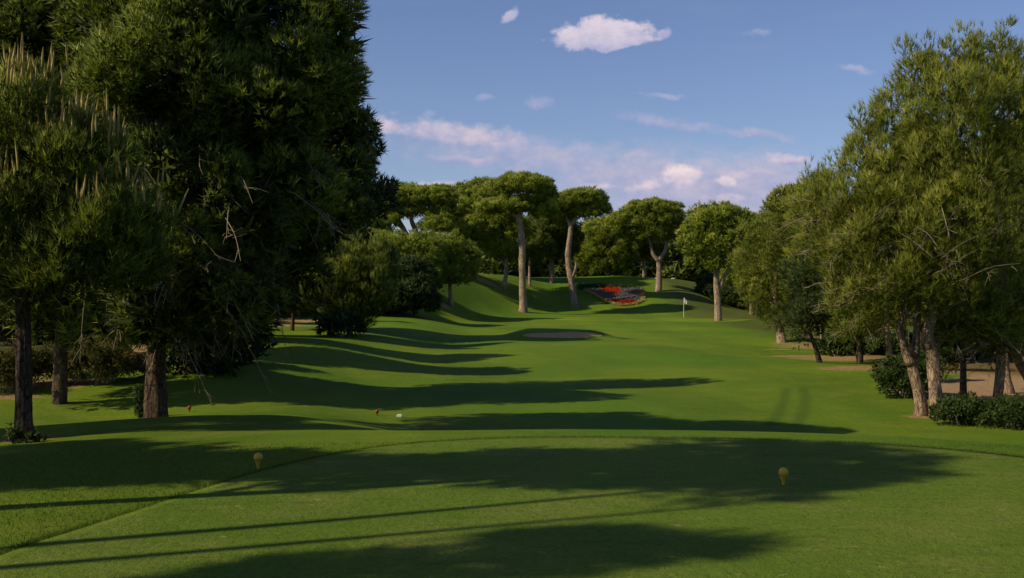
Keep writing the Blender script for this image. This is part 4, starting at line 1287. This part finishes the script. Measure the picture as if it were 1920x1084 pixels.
US = bush('dark undergrowth beneath the back pines, nearest the left edge', -40, 640, [(-70, 600, 0, 60, 34), (-10, 598, 0.5, 55, 38), (-40, 580, 1.5, 60, 34)], 90, 'shrub_far', M_SCRUB, 1.1, 'undergrowth beneath the back pines on the left')
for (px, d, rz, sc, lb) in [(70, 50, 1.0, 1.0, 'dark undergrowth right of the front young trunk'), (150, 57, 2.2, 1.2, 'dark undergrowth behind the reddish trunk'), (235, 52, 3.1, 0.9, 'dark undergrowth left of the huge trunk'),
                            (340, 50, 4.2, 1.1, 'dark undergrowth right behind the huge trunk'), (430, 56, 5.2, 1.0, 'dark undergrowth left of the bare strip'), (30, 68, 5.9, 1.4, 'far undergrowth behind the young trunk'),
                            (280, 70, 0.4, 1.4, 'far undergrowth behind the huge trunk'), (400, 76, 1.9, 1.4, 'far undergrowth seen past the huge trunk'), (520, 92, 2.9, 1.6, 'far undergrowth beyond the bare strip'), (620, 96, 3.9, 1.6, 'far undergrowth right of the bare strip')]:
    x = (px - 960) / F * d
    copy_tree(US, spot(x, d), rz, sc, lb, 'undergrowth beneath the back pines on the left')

# ------------------------------------------------------------------ the wood that closes the view
rg = np.random.RandomState(9)
vs, ts, fs = [], [], []


def wood_tree(x, y, h, w, s):
    z = H1(x, y)
    lob = [((x, y, z + h * 0.78), (w, w, h * 0.24)), ((x + w * 0.5, y, z + h * 0.5), (w, w, h * 0.26)), ((x - w * 0.5, y - 0.5, z + h * 0.38), (w, w, h * 0.28)), ((x, y, z + h * 0.2), (w * 1.2, w, h * 0.22)), ((x, y - 0.5, z + 0.6), (w * 1.3, w, 1.1))]
    v, t, _ = crown_arrays(lob, STY['wood'], s, 0.38)
    vs.append(v); ts.append(t[0]); fs.append(t[1])


s_ = 100
for px in range(-250, 2200, 58):
    for row, y in enumerate((168, 182)):
        yy_ = y + rg.uniform(-4, 4)
        x = (px + rg.uniform(-20, 20) + row * 29 - 960) / F * yy_
        top = np.interp(px, [-250, 640, 690, 730, 800, 860, 900, 1100, 1300, 1420, 1600, 2200], [380, 395, 440, 462, 462, 450, 415, 418, 425, 418, 380, 350])
        zt = EYE + (HOR - top - rg.uniform(-6, 14)) / F * yy_
        h = zt - H1(x, yy_)
        s_ += 1
        wood_tree(x, yy_, h, 2.9, s_)
for px in range(-500, 520, 85):       # left flank
    y = 105 + rg.uniform(-8, 8)
    x = (px - 960) / F * y
    s_ += 1
    wood_tree(x, y, 9 + rg.rand() * 2, 2.9, s_)
for px in range(1500, 2300, 90):      # right flank
    y = 118 + rg.uniform(-8, 8)
    x = (px - 960) / F * y
    s_ += 1
    wood_tree(x, y, 9 + rg.rand() * 2, 2.9, s_)
wood = link('far_wood', tri_mesh('far_wood', np.vstack(vs), (np.concatenate(ts), np.vstack(fs))), M_WOODN)
tag(wood, 'dense dark wood closing the view behind the hill and both groves', 'wood', kind='stuff')

# ------------------------------------------------------------------ flower bed
bed_px = [(1084, 541), (1100, 549), (1116, 558), (1132, 567), (1150, 573), (1172, 575), (1192, 573), (1206, 567), (1209, 556), (1207, 546), (1180, 542), (1140, 540.5), (1110, 540.5)]
bed = np.array([[p.x, p.y] for p in (at(*q) for q in bed_px)])
bc = bed.mean(0)
bz = H1(*bc)
bed_root = empty('flower_bed', (bc[0], bc[1], bz))
tag(bed_root, 'sloping flower bed with red, orange and silvery planting edged in yellow', 'flower bed')
sd_poly = smooth_poly(bed, 3)


def sub_drape(name, poly, off, mat, parent):
    o = drape(name, poly, off, mat, 8, 0.3)
    del o['kind']
    o.parent = parent
    o.matrix_parent_inverse = parent.matrix_basis.inverted()
    return o


bpy.context.view_layer.update()
M_SOIL = plain_mat('soil', (0.10, 0.07, 0.045), 0.95, 0.05, 0.4, 3)
so = drape('soil', sd_poly, 0.06, M_SOIL, 8, 0.3)
del so['kind']
so.parent = bed_root
so.location = -bed_root.location


def flower_mesh(pts, rad, hgt, seed, tint):
    """small leafy heads: a cluster of petals on each point"""
    rg = np.random.RandomState(seed)
    n = len(pts)
    k = 10
    p = np.repeat(pts, k, 0) + rg.randn(n * k, 3) * np.array([rad, rad, rad * 0.5])
    p[:, 2] += hgt * rg.rand(n * k)
    d = unit(rg.randn(n * k, 3) + np.array([-0.2, -0.3, 0.7]))
    return needles(p, d, 1, rad * 0.9, rad * 0.7, 0.2, np.clip(tint + 0.2 * rg.randn(n * k), 0, 1), rg)


rg = np.random.RandomState(77)
cand = np.column_stack([rg.uniform(bed[:, 0].min(), bed[:, 0].max(), 9000), rg.uniform(bed[:, 1].min(), bed[:, 1].max(), 9000)])
sdv = poly_sdf(cand[:, 0], cand[:, 1], sd_poly)
cand = cand[sdv < -0.1]; sdv = sdv[sdv < -0.1]
cz = H(cand[:, 0], cand[:, 1])
cpx = 960 + F * cand[:, 0] / cand[:, 1]
cpy = HOR - F * (cz - EYE) / cand[:, 1]
front_m = (sdv > -0.55) & (cpy > 546 + (cpx - 1084) * 0.0) & (cpy > 543)
front_m = front_m & (sdv > -0.40)
red = (~front_m) & (cpx > 1122) & (cpx < 1192) & (cpy > 565.5)
orange = (cpx > 1127) & (cpx < 1163) & (cpy < 555) & (cpy > 542 + (1163 - cpx) * 0.0) & (cpy < 556 - (1163 - cpx) * 0.22)
backrow = (cpy < 543.5) & ~orange
rest = ~(front_m | red | orange | backrow)
FM = {
    'red': foliage_mat('red_flowers', (0.16, 0.010, 0.006), (0.34, 0.018, 0.010), (0.50, 0.04, 0.015), 0.2),
    'orange': foliage_mat('orange_flowers', (0.26, 0.02, 0.006), (0.50, 0.05, 0.010), (0.62, 0.09, 0.015), 0.2),
    'silver': foliage_mat('silver_leaves', (0.08, 0.075, 0.07), (0.19, 0.17, 0.175), (0.28, 0.25, 0.27), 0.15),
    'yellow': foliage_mat('yellow_flowers', (0.20, 0.17, 0.03), (0.45, 0.34, 0.08), (0.68, 0.52, 0.20), 0.2),
}
off = np.array([bc[0], bc[1], bz])
for nm, m_, mt, rad, hg in (('red_flowers', red, 'red', 0.11, 0.14), ('orange_flowers', orange, 'orange', 0.11, 0.14), ('silver_foliage', rest, 'silver', 0.13, 0.14), ('yellow_border', front_m, 'yellow', 0.12, 0.15)):
    q = np.column_stack([cand[m_], cz[m_] + 0.08])
    q = q[:1500] - off
    v, t = flower_mesh(q, rad, hg, 3, 0.5)
    o = link(nm, tri_mesh(nm, v, t), FM[mt], bed_root)
    o['kind'] = 'stuff'
q = np.column_stack([cand[backrow], cz[backrow] + 0.1])[:120] - off
v, t = flower_mesh(q, 0.24, 0.35, 4, 0.4)
link('shrub_row', tri_mesh('shrub_row', v, t), M_BUSH, bed_root)['kind'] = 'stuff'

# ------------------------------------------------------------------ flag, markers, stones


def lathe(prof, sides=24):
    t = []
    n = len(prof)
    th = np.linspace(0, 2 * np.pi, sides, endpoint=False)
    V = np.array([[r * math.cos(a), r * math.sin(a), z] for r, z in prof for a in th])
    f = []
    for i in range(n - 1):
        for j in range(sides):
            f.append((i * sides + j, i * sides + (j + 1) % sides, (i + 1) * sides + (j + 1) % sides, (i + 1) * sides + j))
    return np_mesh('lathe', V, np.array(f), 4, smooth=True)


def tee_marker(px, py, d, mat, label, group):
    x = (px - 960) / F * d
    r = empty('tee_marker', (x, d, H1(x, d) + (0.012 if d < 13 else 0.0)))
    tag(r, label, 'tee marker', group)
    R0 = 0.046
    zb = 0.058
    peg = [(0.0, -0.03), (0.010, -0.03), (0.013, 0.0), (0.016, 0.03), (0.022, 0.048), (0.030, zb), (0.031, zb + 0.006), (0.024, zb + 0.008), (0.0, zb + 0.006)]
    p = link('peg', lathe(peg, 18), mat, r)
    a = np.linspace(-math.pi / 2, math.pi / 2, 15)
    ball = [(max(0.0, R0 * math.cos(t)) * (1 - 0.02 * (i % 2)), R0 * math.sin(t)) for i, t in enumerate(a)]
    link('ball', lathe(ball, 28), mat, r).location = (0, 0, zb + R0 + 0.0035)
    return r


tee_marker(484, 880, 1.72 * F / (880 - HOR), M_YELLOW, 'yellow ball-on-peg tee marker at the left corner of the tee', 'yellow tee markers')
tee_marker(1469, 911, 1.72 * F / (911 - HOR), M_YELLOW, 'yellow ball-on-peg tee marker in the shade on the right of the tee', 'yellow tee markers')
p = at(355, 773); tee_marker(355, 773, p.y, M_RED, 'dark red tee marker right of the huge trunk', 'red tee markers')
p = at(707, 780); tee_marker(707, 780, p.y, M_RED, 'bright red tee marker left of the white block', 'red tee markers')


def box_mesh(name, w, d, h, bev=0.012, slope=0.0):
    import bmesh
    bm = bmesh.new()
    bmesh.ops.create_cube(bm, size=1.0)
    for v in bm.verts:
        v.co = Vector((v.co.x * w, v.co.y * d, (v.co.z + 0.5) * h))
        if v.co.z > h * 0.5:
            v.co.z -= slope * (0.5 - v.co.y / d)
            v.co.x *= 0.94
    bmesh.ops.bevel(bm, geom=bm.edges[:], offset=bev, segments=2, affect='EDGES')
    me = bpy.data.meshes.new(name)
    bm.to_mesh(me); bm.free()
    return me


p = at(749, 783)
o = link('distance_block', box_mesh('distance_block', 0.15, 0.11, 0.085, 0.018, 0.02), M_PALES, None, (p.x, p.y, p.z - 0.01))
tag(o, 'small white block on the grass right of the red marker', 'marker block')
for (px, py, w, lb) in [(1262, 524, 0.50, 'pale stone on the hill right of the Y-forked pine'), (1230, 523, 0.22, 'tiny pale stone on the hill left of the Y-forked pine')]:
    p = at(px, py)
    o = link('stone', box_mesh('stone', w, 0.3, 0.24, 0.06), M_PALES, None, (p.x, p.y, p.z - 0.03))
    tag(o, lb, 'stone', 'pale stones on the hill')

p = at(1282, 597)
fr = empty('golf_flag', p)
tag(fr, 'white flag hanging from the pin on the putting green', 'flag')
t = Tubes()
t.tube([(0, 0, -0.05), (0, 0, 1.1), (0, 0, 2.2)], [0.03, 0.026, 0.02], 8)
link('pole', t.mesh('pole'), M_POLE, fr)
# limp cloth hanging from the top of the pole
nu, nv = 10, 14
cv, cf = [], []
for side in (0, 1):
    for j in range(nv):
        tv = j / (nv - 1)
        for i in range(nu):
            tu = i / (nu - 1)
            wdt = 0.30 * (0.35 + 0.65 * math.sin(min(1.0, tv * 1.25) * math.pi * 0.62))
            cv.append((0.02 + tu * wdt, 0.05 * math.sin(tu * 9 + tv * 2) * tu + (0.006 if side else 0), 2.18 - 0.62 * tv - 0.10 * tu))
for side in (0, 1):
    b0 = side * nu * nv
    for j in range(nv - 1):
        for i in range(nu - 1):
            q = (b0 + j * nu + i, b0 + j * nu + i + 1, b0 + (j + 1) * nu + i + 1, b0 + (j + 1) * nu + i)
            cf.append(q if side else q[::-1])
rim = [(i, i + 1) for i in range(nu - 1)] + [(nu - 1 + j * nu, nu - 1 + (j + 1) * nu) for j in range(nv - 1)]
rim += [((nv - 1) * nu + i + 1, (nv - 1) * nu + i) for i in range(nu - 1)] + [((j + 1) * nu, j * nu) for j in range(nv - 1)]
for a, b in rim:
    cf.append((a, b, b + nu * nv, a + nu * nv))
link('cloth', np_mesh('cloth', np.array(cv), np.array(cf), 4, smooth=True), M_WHITE, fr)

# ------------------------------------------------------------------ grass blades near the camera


def blades(name, label, n, region, Lr, Wr, seed, tint=0.45, off=0.0, lean=0.45):
    rg = np.random.RandomState(seed)
    x, y = region(rg, n)
    z = H(x, y) + off
    p = np.column_stack([x, y, z])
    d = unit(np.column_stack([rg.randn(len(x)) * lean, rg.randn(len(x)) * lean, np.ones(len(x))]))
    l = rg.uniform(*Lr, (len(x), 1)); w = rg.uniform(*Wr, (len(x), 1))
    s = unit(np.cross(d, np.column_stack([rg.randn(len(x)), rg.randn(len(x)), np.zeros(len(x))])))
    v = np.stack([p + s * w / 2, p - s * w / 2, p + d * l], 1).reshape(-1, 3)
    t = np.clip(tint + 0.2 * rg.randn(len(x)), 0, 1)
    o = link(name, tri_mesh(name, v, t), M_BLADE)
    tag(o, label, 'grass', kind='stuff')
    return o


def reg_edge(rg, n):
    """a fringe that stands along the mown edge of the tee"""
    L = len(TEE)
    i = rg.randint(0, L, n); t = rg.rand(n)
    a = TEE[i]; b = TEE[(i + 1) % L]
    p = a + (b - a) * t[:, None]
    e = unit(b - a); nrm = np.column_stack([e[:, 1], -e[:, 0]])
    k = np.abs(rg.randn(n)) * 0.05
    q = p + nrm * k[:, None]
    sd = poly_sdf(q[:, 0], q[:, 1], TEE)
    q = np.where((sd < 0)[:, None], p - nrm * k[:, None], q)
    keep = q[:, 1] > 5
    return q[keep, 0], q[keep, 1]


def reg_rough(rg, n):
    y = 6.3 + 6.5 * rg.rand(n) ** 1.3
    x = rg.uniform(-0.52, 0.52, n) * y
    sd = poly_sdf(x, y, TEE)
    k = sd > 0.02
    return x[k], y[k]


def reg_tee(rg, n):
    y = 6.3 + 7.0 * rg.rand(n) ** 1.2
    x = rg.uniform(-0.5, 0.5, n) * y
    sd = poly_sdf(x, y, TEE)
    k = sd < -0.01
    return x[k], y[k]


blades('fringe_grass', 'taller fringe of grass along the mown edge of the tee', 26000, reg_edge, (0.02, 0.045), (0.003, 0.006), 1)
blades('rough_grass', 'unmown grass blades around the tee', 66000, reg_rough, (0.015, 0.038), (0.003, 0.007), 2)
blades('tee_grass', 'short mown grass blades on the tee', 56000, reg_tee, (0.006, 0.014), (0.002, 0.004), 3, 0.5, 0.012)

tot = sum(len(m.polygons) for m in bpy.data.meshes)
print('POLYS', tot, 'OBJECTS', len(bpy.data.objects))
for m in sorted(bpy.data.meshes, key=lambda m: -len(m.polygons))[:26]:
    print('  ', m.name, len(m.polygons))

for o in bpy.data.objects:
    if o.get('label') and o.parent is None and o['label'].startswith(('huge', 'dark pine behind', 'young dark', 'pine with deep', 'tall umb')):
        print(o['label'][:30], [round(c, 2) for c in o.location])
